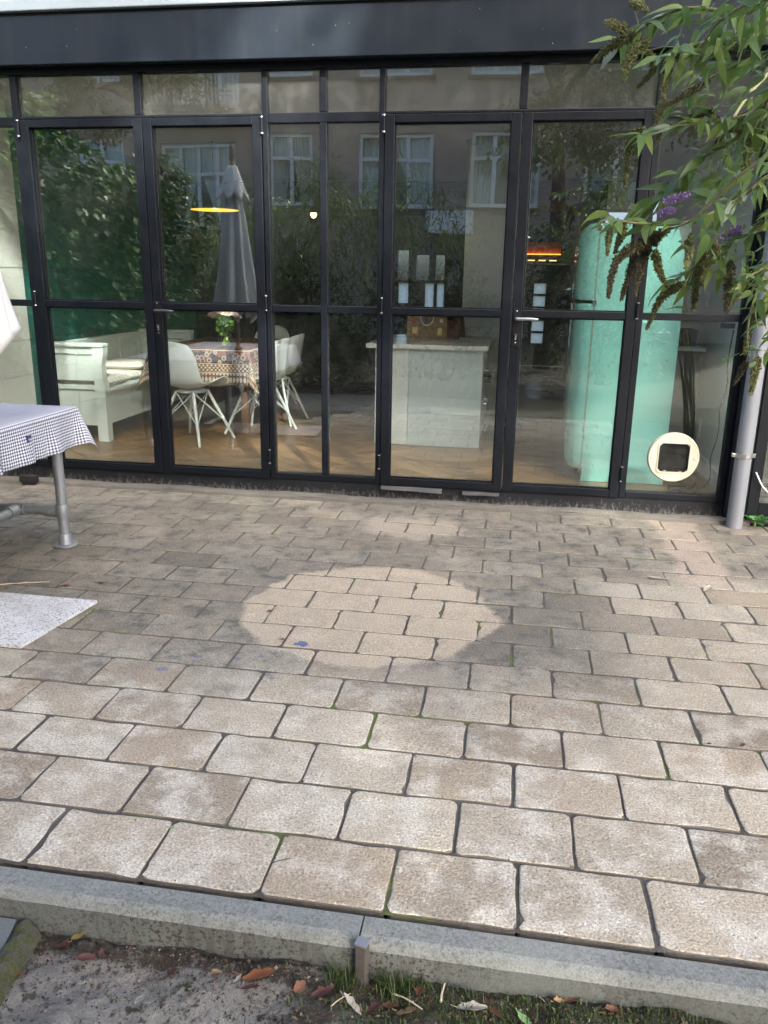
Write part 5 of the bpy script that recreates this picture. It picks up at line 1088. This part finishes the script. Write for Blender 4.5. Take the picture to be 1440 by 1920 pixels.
# lobed plant at the foot of the downpipe
ac = thing('lobed_plant', 'bright green lobed garden plant at the foot of the grey downpipe', 'plant', (1.455, -0.075, 0.0))
def lobed():
    m = MB(); lob = [(0.30, 0.16), (0.55, 0.20), (0.8, 0.16)]
    out = [(0, 0.01)]
    for k in range(25):
        t = k / 24; w = 0.30 * math.sin(math.pi * (0.08 + 0.9 * t)) * (0.62 + 0.38 * math.cos(t * 6.283 * 4)); out.append((t, max(w, 0.02) if k < 24 else 0.0))
    V = []
    for t, w in out: V += [(t, -w, 0.10 * w - 0.25 * t * t), (t, 0, -0.25 * t * t), (t, w, 0.10 * w - 0.25 * t * t)]
    F = [(i * 3 + k, i * 3 + k + 1, i * 3 + 4 + k, i * 3 + 3 + k) for i in range(len(out) - 1) for k in (0, 1)]
    me = m.add(V, F).mesh('leaf', True); me.materials.append(M['acanthus']); return me
lm = lobed(); rr = random.Random(9)
for k in range(11):
    a = k * 2.4; inst('leaf', lm, ac, orient((0.01 * math.cos(a), 0.01 * math.sin(a), 0.02), (math.cos(a), math.sin(a) - 0.3, rr.uniform(0.45, 1.0)), None, rr.uniform(0.09, 0.15)))
MB().tube([(0, 0, -0.02), (0, 0, 0.03)], 0.008, 6).build('stem', M['stem'], ac)

# ------------------------------------------------------------------ litter on the soil and pavers
def fallen_leaf(kind, x, y, z, L, W_, curl, rz, label, tilt=0.45):
    m = MB(); N = 9; V = []
    for i in range(N + 1):
        t = i / N; w = W_ * math.sin(math.pi * (0.04 + 0.93 * t)) ** 0.8 * (1 + 0.16 * math.sin(17 * t + x * 40) + 0.14 * math.sin(41 * t + x * 90))
        for u in (-1, -0.5, 0, 0.5, 1):
            a = u * curl; V.append(((t - 0.5) * L, w * (math.sin(a) / curl if curl > 0.05 else u) * 0.5, w * 0.5 * ((1 - math.cos(a)) / curl if curl > 0.05 else 0) + 0.10 * L * (t - 0.5) ** 2 * 2 + 0.04 * W_ * math.sin(9 * t + 4 * u)))
    F = [(i * 5 + k, i * 5 + k + 1, i * 5 + 6 + k, i * 5 + 5 + k) for i in range(N) for k in range(4)]
    t = thing('fallen_leaf', label, 'leaf', (x, y, z), rz, 'fallen leaves on the ground')
    o = m.add(V, F).build('blade', M['f_' + kind], t, True); o.rotation_euler = (rr.uniform(-tilt, tilt), rr.uniform(-tilt, tilt), 0)
    MB().tube([(-0.48 * L, 0, 0.002), (-0.70 * L, 0.05 * L, 0.004)], 0.0011, 5).build('stalk', M['f_' + kind], t)
FL_ = [('two_tone', -0.928, -3.63, 0.034, 0.022, 0.3, 1.2, 'half green half orange leaf near the bluestone flag'), ('red', -0.949, -3.656, 0.04, 0.028, 0.8, 0.2, 'dark red crumpled leaf left of the half green leaf'), ('red', -0.88, -3.681, 0.045, 0.022, 0.9, 0.5, 'dark red curled leaf below the half green leaf'),
 ('red', -0.855, -3.656, 0.022, 0.016, 0.8, 2.0, 'small red leaf right of the half green leaf'), ('red', -0.778, -3.68, 0.016, 0.014, 0.5, 0, 'tiny red leaf on the grey sand'), ('red', -0.673, -3.685, 0.026, 0.022, 0.5, 1.4, 'dull red leaf left of the round tan leaf'), ('tan', -0.575, -3.676, 0.024, 0.022, 1.0, 0.6, 'round tan leaf on the grey sand'),
 ('orange', -0.479, -3.67, 0.085, 0.032, 1.5, 0.10, 'large orange-brown curled leaf left of the metal stake'), ('pale', -0.522, -3.681, 0.024, 0.010, 0.4, 1.3, 'narrow pale leaf beside the large orange-brown leaf'), ('red', -0.488, -3.70, 0.04, 0.022, 0.8, 0.3, 'dark red leaf below the large orange-brown leaf'), ('brown', -0.384, -3.68, 0.030, 0.026, 0.7, 0.9, 'brown leaf midway to the metal stake'),
 ('red', -0.332, -3.688, 0.055, 0.026, 1.2, 0.3, 'dark red twisted leaf left of the stake foot'), ('pale', -0.265, -3.701, 0.055, 0.020, 1.3, -0.6, 'pale grey curled leaf just below the stake'), ('red', -0.22, -3.698, 0.040, 0.026, 0.8, 0.5, 'dark red leaf right of the pale curled leaf'), ('brown', -0.186, -3.684, 0.038, 0.028, 0.5, 0.2, 'mid brown leaf in the heap below the stake'),
 ('tan', -0.15, -3.696, 0.044, 0.036, 0.5, 0.1, 'broad tan leaf in the heap below the stake'), ('brown', -0.128, -3.653, 0.045, 0.024, 0.7, 1.45, 'upright brown oval leaf against the kerb'), ('pale', -0.015, -3.669, 0.065, 0.030, 1.4, 0.1, 'pale dry curled leaf on the moss'), ('brown', 0.032, -3.665, 0.055, 0.018, 1.2, -0.9, 'long brown rolled leaf on the moss'),
 ('brown', 0.195, -3.615, 0.046, 0.022, 1.0, 0.2, 'brown leaf at the foot of the kerb on the right'), ('tan', 0.162, -3.637, 0.026, 0.016, 0.7, 0.5, 'small tan leaf on the moss'), ('green', 0.095, -3.675, 0.045, 0.026, 0.3, -0.8, 'fresh green leaf on the moss at the bottom edge'), ('brown', -1.009, -3.744, 0.03, 0.02, 0.8, 0.3, 'brown leaf on the mossy edging'), ('brown', 0.275, -3.64, 0.05, 0.028, 0.9, 0.4, 'dark brown leaf at the bottom right edge')]
for k, x, y, L, W_, c, rz, lab in FL_: fallen_leaf(k, x, y, soil_h(x, y) + 0.008, L, W_, c, rz, lab)
for k, x, y, L, W_, c, rz, lab in (('pale', 0.942, -1.261, 0.075, 0.036, 0.9, 1.0, 'pale leaf curled up on the pavers at the right'), ('pale', 0.733, -1.161, 0.11, 0.026, 0.4, 0.05, 'long narrow pale leaf flat on the pavers at the right'), ('brown', -1.996, -1.82, 0.045, 0.026, 0.8, 0.4, 'dark crumpled leaf on the pavers above the granite slab'), ('red', -1.858, -1.757, 0.04, 0.018, 0.8, 0.1, 'small dark leaf on the pavers right of the crumpled one'),
    ('red', 0.659, -2.658, 0.016, 0.012, 0.8, 0.4, 'dark brown crumb on a paver joint at the right'), ('red', 0.761, -2.645, 0.022, 0.014, 0.8, 0.8, 'brown curled scrap by the right edge of the pavers'), ('red', -0.987, -1.921, 0.03, 0.02, 0.8, 1.0, 'dark leaf scrap at the edge of the round clean mark'), ('brown', -0.856, -2.183, 0.024, 0.018, 0.8, 0.2, 'brown scrap beside the blue paint splash'), ('green', -0.817, -3.339, 0.014, 0.010, 0.4, 0.7, 'tiny bright green leaf between two front pavers')):
    fallen_leaf(k, x, y, 0.006, L, W_, c, rz, lab, 0.1)
def stick(x, y, z, L, rz, r_, mat, label, rise=0.1):
    t = thing('twig', label, 'twig', (x, y, z), rz, 'twigs and straws on the ground'); MB().tube(bez([(-L / 2, 0, 0), (-L * 0.1, L * 0.03, L * rise * 0.6), (L / 2, -L * 0.02, L * rise)], 5), [r_ * (1 - 0.04 * i) for i in range(11)], 6).build('stem', mat, t); MB().tube([(0.05 * L, 0.0, L * rise * 0.6), (0.16 * L, 0.06 * L, L * rise * 0.75)], r_ * 0.6, 5).build('side_shoot', mat, t)
for x, y, L, rz, r_, mt, lab in ((-0.079, -3.650, 0.045, 1.5, 0.0028, 'straw', 'short pale stick standing against the kerb'), (-0.15, -3.680, 0.075, -0.45, 0.0022, 'straw', 'pale straw lying across the leaf heap'), (0.134, -3.629, 0.03, -0.9, 0.0012, 'straw', 'thin pale straw on the moss'), (0.301, -3.60, 0.03, -0.5, 0.0012, 'straw', 'thin straw at the far right of the moss'), (-0.29, -3.70, 0.05, 0.8, 0.0012, 'straw', 'thin straw near the stake foot')):
    stick(x, y, soil_h(x, y) + 0.008, L, rz, r_, M[mt], lab)
stick(-0.505, -3.408, 0.005, 0.05, 0.55, 0.0016, M['bark'], 'small dark twig on the front row of pavers', 0.02)
stick(-2.23, -1.845, 0.004, 0.30, 0.42, 0.003, M['straw'], 'long pale straw on the pavers above the granite slab', 0.01)
# grass, crumbs and gravel that nobody would count
m = MB(); rr = random.Random(31)
def blade(m, x, y, z, h, w, lean):
    a = rr.uniform(0, 6.28); d = Vector((math.cos(a), math.sin(a), 0)); s_ = Vector((-d.y, d.x, 0)) * w; b = Vector((x, y, z)); m.add([b - s_, b + s_, b + d * lean * 0.4 + Vector((0, 0, h * 0.6)) + s_ * 0.7, b + d * lean * 0.4 + Vector((0, 0, h * 0.6)) - s_ * 0.7, b + d * lean + Vector((0, 0, h))], [(0, 1, 2, 3), (3, 2, 4)])
for _ in range(17000):
    x = rr.uniform(-0.75, 1.0); y = rr.uniform(-3.95, -3.622); p = min(1, max(0, (x + 0.42) / 0.40)) * (0.35 + 0.65 * (math.sin(x * 23 + y * 31) * math.sin(x * 11 - y * 17) > -0.25)) + 0.03
    if rr.random() > p: continue
    blade(m, x, y, soil_h(x, y) - 0.001, rr.uniform(0.006, 0.021), rr.uniform(0.0007, 0.0016), rr.uniform(0.002, 0.014))
for _ in range(260):
    cx, cy = rr.choice(((-0.20, -3.635), (-0.30, -3.650), (-0.17, -3.655))); x, y = cx + rr.gauss(0, 0.022), min(-3.622, cy + rr.gauss(0, 0.014)); blade(m, x, y, soil_h(x, y), rr.uniform(0.02, 0.05), 0.0012, rr.uniform(0.01, 0.04))
for (cx, cy, n_) in ((-1.71, -0.78, 40), (-1.42, -0.86, 26), (-1.63, -0.98, 20), (-1.57, -1.07, 20), (-2.62, -1.12, 50)):
    for _ in range(n_): blade(m, cx + rr.gauss(0, 0.045), cy + rr.gauss(0, 0.008), -0.004, rr.uniform(0.006, 0.016), 0.0012, rr.uniform(0.003, 0.012))
tag(m.build('grass', M['grass']), 'short moss and grass growing at the foot of the kerb', 'grass', kind='stuff')
m = MB()
for _ in range(9000):
    x = rr.uniform(-1.05, 0.8); y = -3.62 - abs(rr.gauss(0, 0.10)); s_ = rr.choice((0.0012, 0.0015, 0.002, 0.002, 0.003, 0.0045)) * rr.uniform(0.6, 1.2); c = Vector((x, y, soil_h(x, y) + s_ * 0.3)); q = [c + Vector((rr.uniform(-1, 1), rr.uniform(-1, 1), rr.uniform(-0.6, 0.9))).normalized() * s_ for _ in range(4)]
    m.add(q, [(0, 1, 2), (0, 2, 3), (0, 3, 1), (1, 3, 2)])
tag(m.build('soil_crumbs', leafmat('crumbs', (0.02, 0.016, 0.012), (0.075, 0.055, 0.035), (0.30, 0.25, 0.18), 0.9, 0.0, 30)), 'loose crumbs of soil and grit below the kerb', 'soil', kind='stuff')
m = MB()
for _ in range(420):
    x = rr.uniform(-1.0, 0.75); y = -3.625 - abs(rr.gauss(0, 0.07)); s_ = rr.uniform(0.002, 0.007); a = rr.uniform(0, 6.28); c = Vector((x, y, soil_h(x, y) + 0.0025)); d = Vector((math.cos(a), math.sin(a), rr.uniform(-0.3, 0.5))) * s_; e = Vector((-d.y, d.x, rr.uniform(-0.3, 0.3) * s_)) * rr.uniform(0.3, 0.7)
    m.add([c - d, c + e, c + d, c - e], [(0, 1, 2), (0, 2, 3)])
tag(m.build('leaf_fragments', leafmat('leaf_fragments', (0.05, 0.018, 0.010), (0.13, 0.06, 0.03), (0.32, 0.24, 0.15), 0.8, 0.1, 30)), 'small fragments of dead leaves strewn on the soil', 'leaf litter', kind='stuff')
m = MB()
for _ in range(1500):
    k = rr.randrange(0, 16); x = rr.uniform(-2.2, 1.1); y = ROWY[k] + rr.gauss(0, 0.004) if rr.random() < 0.7 else rr.uniform(-3.5, -0.2); s_ = rr.uniform(0.001, 0.0032); c = Vector((x, y, 0.001)); q = [c + Vector((rr.uniform(-1, 1), rr.uniform(-1, 1), rr.uniform(-0.5, 0.9))).normalized() * s_ for _ in range(4)]
    m.add(q, [(0, 1, 2), (0, 2, 3), (0, 3, 1), (1, 3, 2)])
tag(m.build('paver_grit', leafmat('grit', (0.02, 0.017, 0.013), (0.06, 0.045, 0.03), (0.22, 0.18, 0.12), 0.9, 0.0, 30)), 'dark grit scattered in the joints of the paving', 'grit', kind='stuff')

# ------------------------------------------------------------------ the garden behind, mirrored in the panes
def cloud(seed, n, fn, L, W_, droop=0.3):
    """n folded leaves at points given by fn(random)"""
    r2 = random.Random(seed); m = MB(); V, F = m.v, m.f
    for _ in range(n):
        c, dirn = fn(r2); c = Vector(c); d = (Vector(dirn) + Vector((r2.uniform(-1, 1), r2.uniform(-1, 1), r2.uniform(-1, 0.7) - droop)) * 0.8).normalized(); s_ = d.cross(Vector((r2.uniform(-0.4, 0.4), r2.uniform(-0.4, 0.4), 1))); s_ = s_.normalized() if s_.length > 1e-3 else Vector((1, 0, 0)); k = r2.uniform(0.6, 1.25); up = s_.cross(d)
        o = len(V); V += [tuple(c), tuple(c + d * L * k * 0.45 + s_ * W_ * k + up * W_ * 0.3), tuple(c + d * L * k), tuple(c + d * L * k * 0.45 - s_ * W_ * k + up * W_ * 0.3)]; F += [(o, o + 1, o + 2), (o, o + 2, o + 3)]
    m.mi = [0] * len(F); return m
# vine-covered boundary wall on the left
gw = thing('garden_wall', 'dark boundary wall on the left carrying the vine', 'wall', (-4.7, -2.5, 0))
for i in range(10): kid(box('board', M['fence'], None, -4.72, -4.68, -5.6, -0.15, 0.02 + i * 0.225, 0.02 + i * 0.225 + 0.215, b=0.004), gw)
for y in (-5.5, -3.8, -2.1, -0.4): kid(box('post', M['bark'], None, -4.80, -4.725, y - 0.04, y + 0.04, -0.1, 2.3), gw)
iv = thing('vine', 'leafy green vine covering the left boundary wall', 'vine', (-4.6, -2.4, 0))
def vfn(r2):
    y = r2.uniform(-5.4, -0.3); top = 2.62 - 0.02 * (y + 2.4) ** 2 + 0.22 * math.sin(2.3 * y) + 0.12 * math.sin(5.1 * y + 1); lump = 0.18 * math.sin(3 * y) * math.sin(2.7 * r2.random() * 2)
    z = 0.55 + (top - 0.55) * r2.random() ** 0.55; b = 0.28 + 0.22 * math.sin(4.1 * y + 3 * z) * math.sin(2.3 * z + 1.7 * y)
    return (-4.66 + r2.random() ** 0.6 * max(0.1, b + 0.22), y, z), (0.8, 0.1, -0.2)
o = kid(cloud(1, 9000, vfn, 0.105, 0.042).build('crown', M['leaf_ivy']), iv); o['kind'] = 'stuff'
for i in range(9):
    y = -0.6 - i * 0.5 + rr.uniform(-0.15, 0.15); kid(tube('stem', M['bark'], None, bez([(-4.62, y, -0.1), (-4.58 + rr.uniform(-0.04, 0.08), y + rr.uniform(-0.2, 0.2), 0.6), (-4.60, y + rr.uniform(-0.4, 0.4), 1.3), (-4.56, y + rr.uniform(-0.5, 0.5), 2.0)], 6), [0.014 - 0.0005 * k for k in range(19)], 6), iv)
# plank fence at the back left
fe = thing('plank_fence', 'weathered plank fence at the back of the garden', 'fence', (-6.3, -9.0, 0))
for i in range(8): kid(box('board', M['fence'], None, -9.2, -3.9, -9.03, -9.0, -0.02 + i * 0.175, -0.02 + i * 0.175 + 0.168, b=0.003), fe)
for i in range(5): kid(box('post', M['bark'], None, -9.1 + 1.25 * i, -9.02 + 1.25 * i, -9.12, -9.035, -0.2, 1.5), fe)
def bamboo(label, cx, cy, rx, ry, h, n, ncane, seed, mat='leaf_bamboo'):
    t = thing('bamboo', label, 'bamboo', (cx, cy, -0.1)); r2 = random.Random(seed); tips = []
    for i in range(ncane):
        a = r2.uniform(0, 6.28); q = r2.random() ** 0.5; bx, by = cx + rx * 0.6 * q * math.cos(a), cy + ry * 0.6 * q * math.sin(a); hh = h * r2.uniform(0.6, 1.05); ln = r2.uniform(0.1, 0.5)
        p = bez([(bx, by, -0.1), (bx + 0.2 * ln * math.cos(a), by + 0.2 * ln * math.sin(a), hh * 0.5), (bx + ln * math.cos(a), by + ln * math.sin(a), hh * 0.92), (bx + 1.5 * ln * math.cos(a), by + 1.5 * ln * math.sin(a), hh)], 5); tips.append(p)
        kid(MB().tube(p, [0.009 * (1 - 0.045 * k) for k in range(len(p))], 6).build('cane', M['bamboo_stem']), t)
    def fn(r3):
        p = r3.choice(tips); f = 0.18 + 0.82 * r3.random() ** 0.8; i = min(int(f * (len(p) - 1)), len(p) - 2); c = p[i].lerp(p[i + 1], r3.random()); d = Vector((r3.gauss(0, 1), r3.gauss(0, 1), r3.gauss(0, 0.6))); return c + d * (0.13 + 0.1 * (1 - f)), d.normalized() * 0.7
    o = kid(cloud(seed + 1, n, fn, 0.15, 0.012, 0.35).build('crown', M[mat]), t); o['kind'] = 'stuff'
bamboo('tall bamboo clump in the middle of the garden', -2.75, -7.1, 1.0, 0.6, 2.75, 5200, 26, 3)
bamboo('bamboo clump left of the middle', -4.1, -7.4, 0.9, 0.6, 2.35, 4200, 22, 5)
bamboo('bamboo clump in front of the plank fence', -6.0, -8.2, 1.3, 0.5, 2.6, 5000, 24, 8)
bamboo('airy bamboo at the right of the middle clump', -1.6, -7.6, 0.5, 0.4, 3.0, 1700, 10, 12)
def shrub(label, cx, cy, rx, ry, z0, z1, n, L, W_, seed, mat, name='shrub'):
    t = thing(name, label, 'shrub', (cx, cy, -0.1)); r2 = random.Random(seed)
    lumps = [(cx + rx * r2.uniform(-0.7, 0.7), cy + ry * r2.uniform(-0.7, 0.7), z0 + (z1 - z0) * r2.uniform(0.25, 0.8), r2.uniform(0.3, 0.55)) for _ in range(12)]
    def fn(r3):
        l = r3.choice(lumps); d = Vector((r3.gauss(0, 1), r3.gauss(0, 1), r3.gauss(0, 1))).normalized(); q = r3.random() ** 0.4
        return (l[0] + d.x * rx * l[3] * q, l[1] + d.y * ry * l[3] * q, max(z0, l[2] + d.z * (z1 - z0) * l[3] * q)), d * 0.8 + Vector((0, 0, 0.2))
    o = kid(cloud(seed, n, fn, L, W_).build('crown', M[mat]), t); o['kind'] = 'stuff'
    for k in range(5):
        a = k * 1.26; kid(tube('stem', M['bark'], None, bez([(cx, cy, -0.1), (cx + 0.1 * rx * math.cos(a), cy + 0.1 * ry * math.sin(a), z0 + 0.3 * (z1 - z0)), (cx + 0.45 * rx * math.cos(a), cy + 0.45 * ry * math.sin(a), z0 + 0.7 * (z1 - z0))], 5), [0.02 - 0.0014 * i for i in range(11)], 6), t)
shrub('low ferny shrub in front of the bamboo', -2.7, -6.0, 0.75, 0.5, 0.0, 0.95, 2600, 0.10, 0.022, 41, 'leaf_dark')
shrub('dark shrub between the two bamboo clumps', -3.6, -6.6, 1.3, 0.6, 0.0, 1.4, 5200, 0.09, 0.026, 42, 'leaf_dark')
shrub('dark evergreen shrub at the right of the bed', -1.1, -7.4, 1.2, 0.7, 0.0, 1.5, 5200, 0.09, 0.026, 43, 'leaf_dark')
shrub('broad shrub under the tree on the right', 1.2, -7.6, 1.6, 0.8, 0.0, 2.0, 6500, 0.09, 0.028, 44, 'leaf_dark')
shrub('shrub under the vine at the back left', -5.4, -6.4, 1.0, 0.7, 0.0, 1.2, 3200, 0.09, 0.026, 45, 'leaf_dark')
def tree(label, base, h, blobs, n, L, W_, seed, mat='leaf_tree', r0=0.11):
    t = thing('garden_tree', label, 'tree', base); r2 = random.Random(seed); bx, by, bz = base
    p = bez([(bx, by, bz), (bx + 0.1, by + 0.05, h * 0.35), (bx - 0.05, by, h * 0.7), (bx + 0.05, by, h)], 6); kid(MB().tube(p, [r0 * (1 - 0.035 * k) for k in range(len(p))], 10).build('trunk', M['bark'], None, True), t)
    sub = []
    for (cx, cy, cz, rx, ry, rz_) in blobs:
        s_ = p[min(len(p) - 1, int(len(p) * 0.5 + r2.random() * 6))]; kid(MB().tube(bez([s_, Vector((cx, cy, cz)).lerp(s_, 0.5) + Vector((0, 0, 0.2)), (cx, cy, cz)], 5), [0.045 - 0.0035 * k for k in range(11)], 7).build('limb', M['bark'], None, True), t)
        for _ in range(int(9 + rx * ry * 5)):
            d = Vector((r2.gauss(0, 1), r2.gauss(0, 1), r2.gauss(0, 1))).normalized() * r2.random() ** 0.4; sub.append((cx + d.x * rx, cy + d.y * ry, cz + d.z * rz_, r2.uniform(0.22, 0.50)))
    def fn(r3):
        l = r3.choice(sub); d = Vector((r3.gauss(0, 1), r3.gauss(0, 1), r3.gauss(0, 0.7))); return (l[0] + d.x * l[3] * 0.55, l[1] + d.y * l[3] * 0.55, l[2] + d.z * l[3] * 0.5), d.normalized() * 0.5
    o = kid(cloud(seed, n, fn, L, W_).build('crown', M[mat]), t); o['kind'] = 'stuff'
tree('tree leaning over the right of the garden', (5.4, -8.9, -0.1), 4.8, [(0.6, -8.0, 3.4, 1.0, 0.9, 0.9), (1.9, -7.8, 4.2, 1.4, 1.2, 1.0), (3.2, -7.8, 3.6, 1.2, 1.1, 1.0), (1.4, -7.0, 5.0, 1.5, 1.3, 0.8)], 15000, 0.10, 0.028, 61)
tree('broad garden tree, its crown shaped to shade the patio and facade', (0.4, -9.6, -0.1), 7.0, SHADE_CANOPY, 62000, 0.12, 0.040, 62, r0=0.16)
tree('tree beside the balcony on the left', (-7.4, -11.0, -0.1), 6.0, [(-7.6, -10.8, 5.0, 1.6, 1.2, 1.2), (-6.6, -10.6, 5.6, 1.3, 1.2, 0.9), (-8.8, -10.6, 4.6, 1.2, 1.0, 1.0), (-5.4, -10.0, 5.9, 1.0, 1.0, 0.6)], 13000, 0.11, 0.03, 63)

# the brick house across the garden
HY = -18.0
hs = thing('brick_house', 'brown brick house with white windows across the garden', 'house', (-4, HY, 0))
wins = [(-7.02, -5.80, 3.26, 5.08, 2), (-4.53, -2.52, 3.17, 5.06, 3), (-1.54, 0.25, 3.20, 5.08, 3), (1.40, 2.95, 3.20, 4.72, 2), (-7.02, -5.79, 6.44, 8.25, 2), (-4.55, -2.60, 6.40, 8.25, 3), (-1.61, 0.20, 6.38, 8.25, 3), (1.4, 2.95, 6.4, 8.2, 2), (-10.13, -7.98, 2.62, 4.86, 4), (-9.5, -7.8, 5.66, 7.9, 3), (-12.6, -11.2, 3.2, 5.0, 2), (-12.6, -11.2, 6.4, 8.2, 2)]
o = holes_wall(None, HY - 0.35, -15.0, 7.0, -0.2, 10.2, [w[:4] for w in wins], M['brick'], 0.35); o.name = 'wall'; kid(o, hs)
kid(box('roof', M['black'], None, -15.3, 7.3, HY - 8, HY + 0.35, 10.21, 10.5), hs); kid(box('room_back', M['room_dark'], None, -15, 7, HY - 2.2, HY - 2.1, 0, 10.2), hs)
for (x0, x1, z0, z1, n) in wins:
    y0 = HY - 0.18; W_ = x1 - x0
    wd = MB()
    for a in (x0, x1 - 0.09): wd.box(a, a + 0.09, y0, y0 + 0.10, z0, z1)
    for a in (z0, z1 - 0.10): wd.box(x0 + 0.091, x1 - 0.091, y0, y0 + 0.10, a, a + 0.10)
    f = kid(wd.build('window', M['house_white']), hs); tz_ = z0 + (z1 - z0) * 0.63
    MB().box(x0 + 0.091, x1 - 0.091, y0 + 0.01, y0 + 0.09, tz_, tz_ + 0.09).build('transom', M['house_white'], f).matrix_parent_inverse = f.matrix_world.inverted()
    for k in range(1, n):
        xm = x0 + W_ * k / n; box('mullion', M['house_white'], f, xm - 0.05, xm + 0.05, y0 + 0.012, y0 + 0.088, z0 + 0.101, tz_ - 0.001); box('mullion', M['house_white'], f, xm - 0.05, xm + 0.05, y0 + 0.012, y0 + 0.088, tz_ + 0.091, z1 - 0.101)
    box('pane', M['glass_clear'], f, x0 + 0.09, x1 - 0.09, y0 + 0.03, y0 + 0.036, z0 + 0.1, z1 - 0.1)
    box('sill', M['ledge'], f, x0 - 0.08, x1 + 0.08, HY - 0.02, HY + 0.08, z0 - 0.09, z0 - 0.005)
    for sd in (0, 1):
        def cf_(u, v, sd=sd):
            wv = (0.48 - 0.20 * math.sin(1.57 * v) ** 2) * W_ if z0 < 6 else 0.47 * W_; xx = (x0 + 0.08 + u * wv) if sd == 0 else (x1 - 0.08 - u * wv); return (xx, y0 - 0.08 + 0.03 * math.sin(u * 40), z1 - 0.08 - (z1 - z0 - 0.16) * v)
        MB().grid(40, 8, cf_).build('curtain', M['curtain'], f, True)
# balcony
bl_ = box('balcony_slab', M['ledge'], None, -10.0, -7.5, HY + 0.01, HY + 1.0, 5.50, 5.64); kid(bl_, hs)
for k in range(22): kid(box('baluster', M['house_white'], None, -9.95 + k * 0.115, -9.93 + k * 0.115, HY + 0.95, HY + 0.97, 5.641, 6.50), hs)
kid(box('handrail', M['house_white'], None, -10.0, -7.5, HY + 0.93, HY + 0.99, 6.501, 6.56), hs)
# rounded brick pier, white cabinet and drain pipe between the windows
m = MB(); arc = [(-2.41, 0.0)] + [(-2.005 + 0.405 * math.cos(math.pi - math.pi * k / 12), 4.72 + 0.21 * math.sin(math.pi * k / 12)) for k in range(13)] + [(-1.60, 0.0)]
V = [(x, HY + 0.28, z) for x, z in arc] + [(x, HY + 0.002, z) for x, z in arc]; n = len(arc); m.add(V, [tuple(range(n))] + [(k, k + n, k + n + 1, k + 1) for k in range(n - 1)]); pier = kid(m.build('brick_pier', M['brick']), hs)
kid(box('wall_cabinet', M['house_white'], None, -2.62, -1.38, HY + 0.30, HY + 0.75, 2.50, 3.06, b=0.01), hs)
kid(MB().tube([(-1.72, HY + 0.36, 0), (-1.72, HY + 0.36, 2.49)], 0.06, 10).build('drain_pipe', M['pvc']), hs)
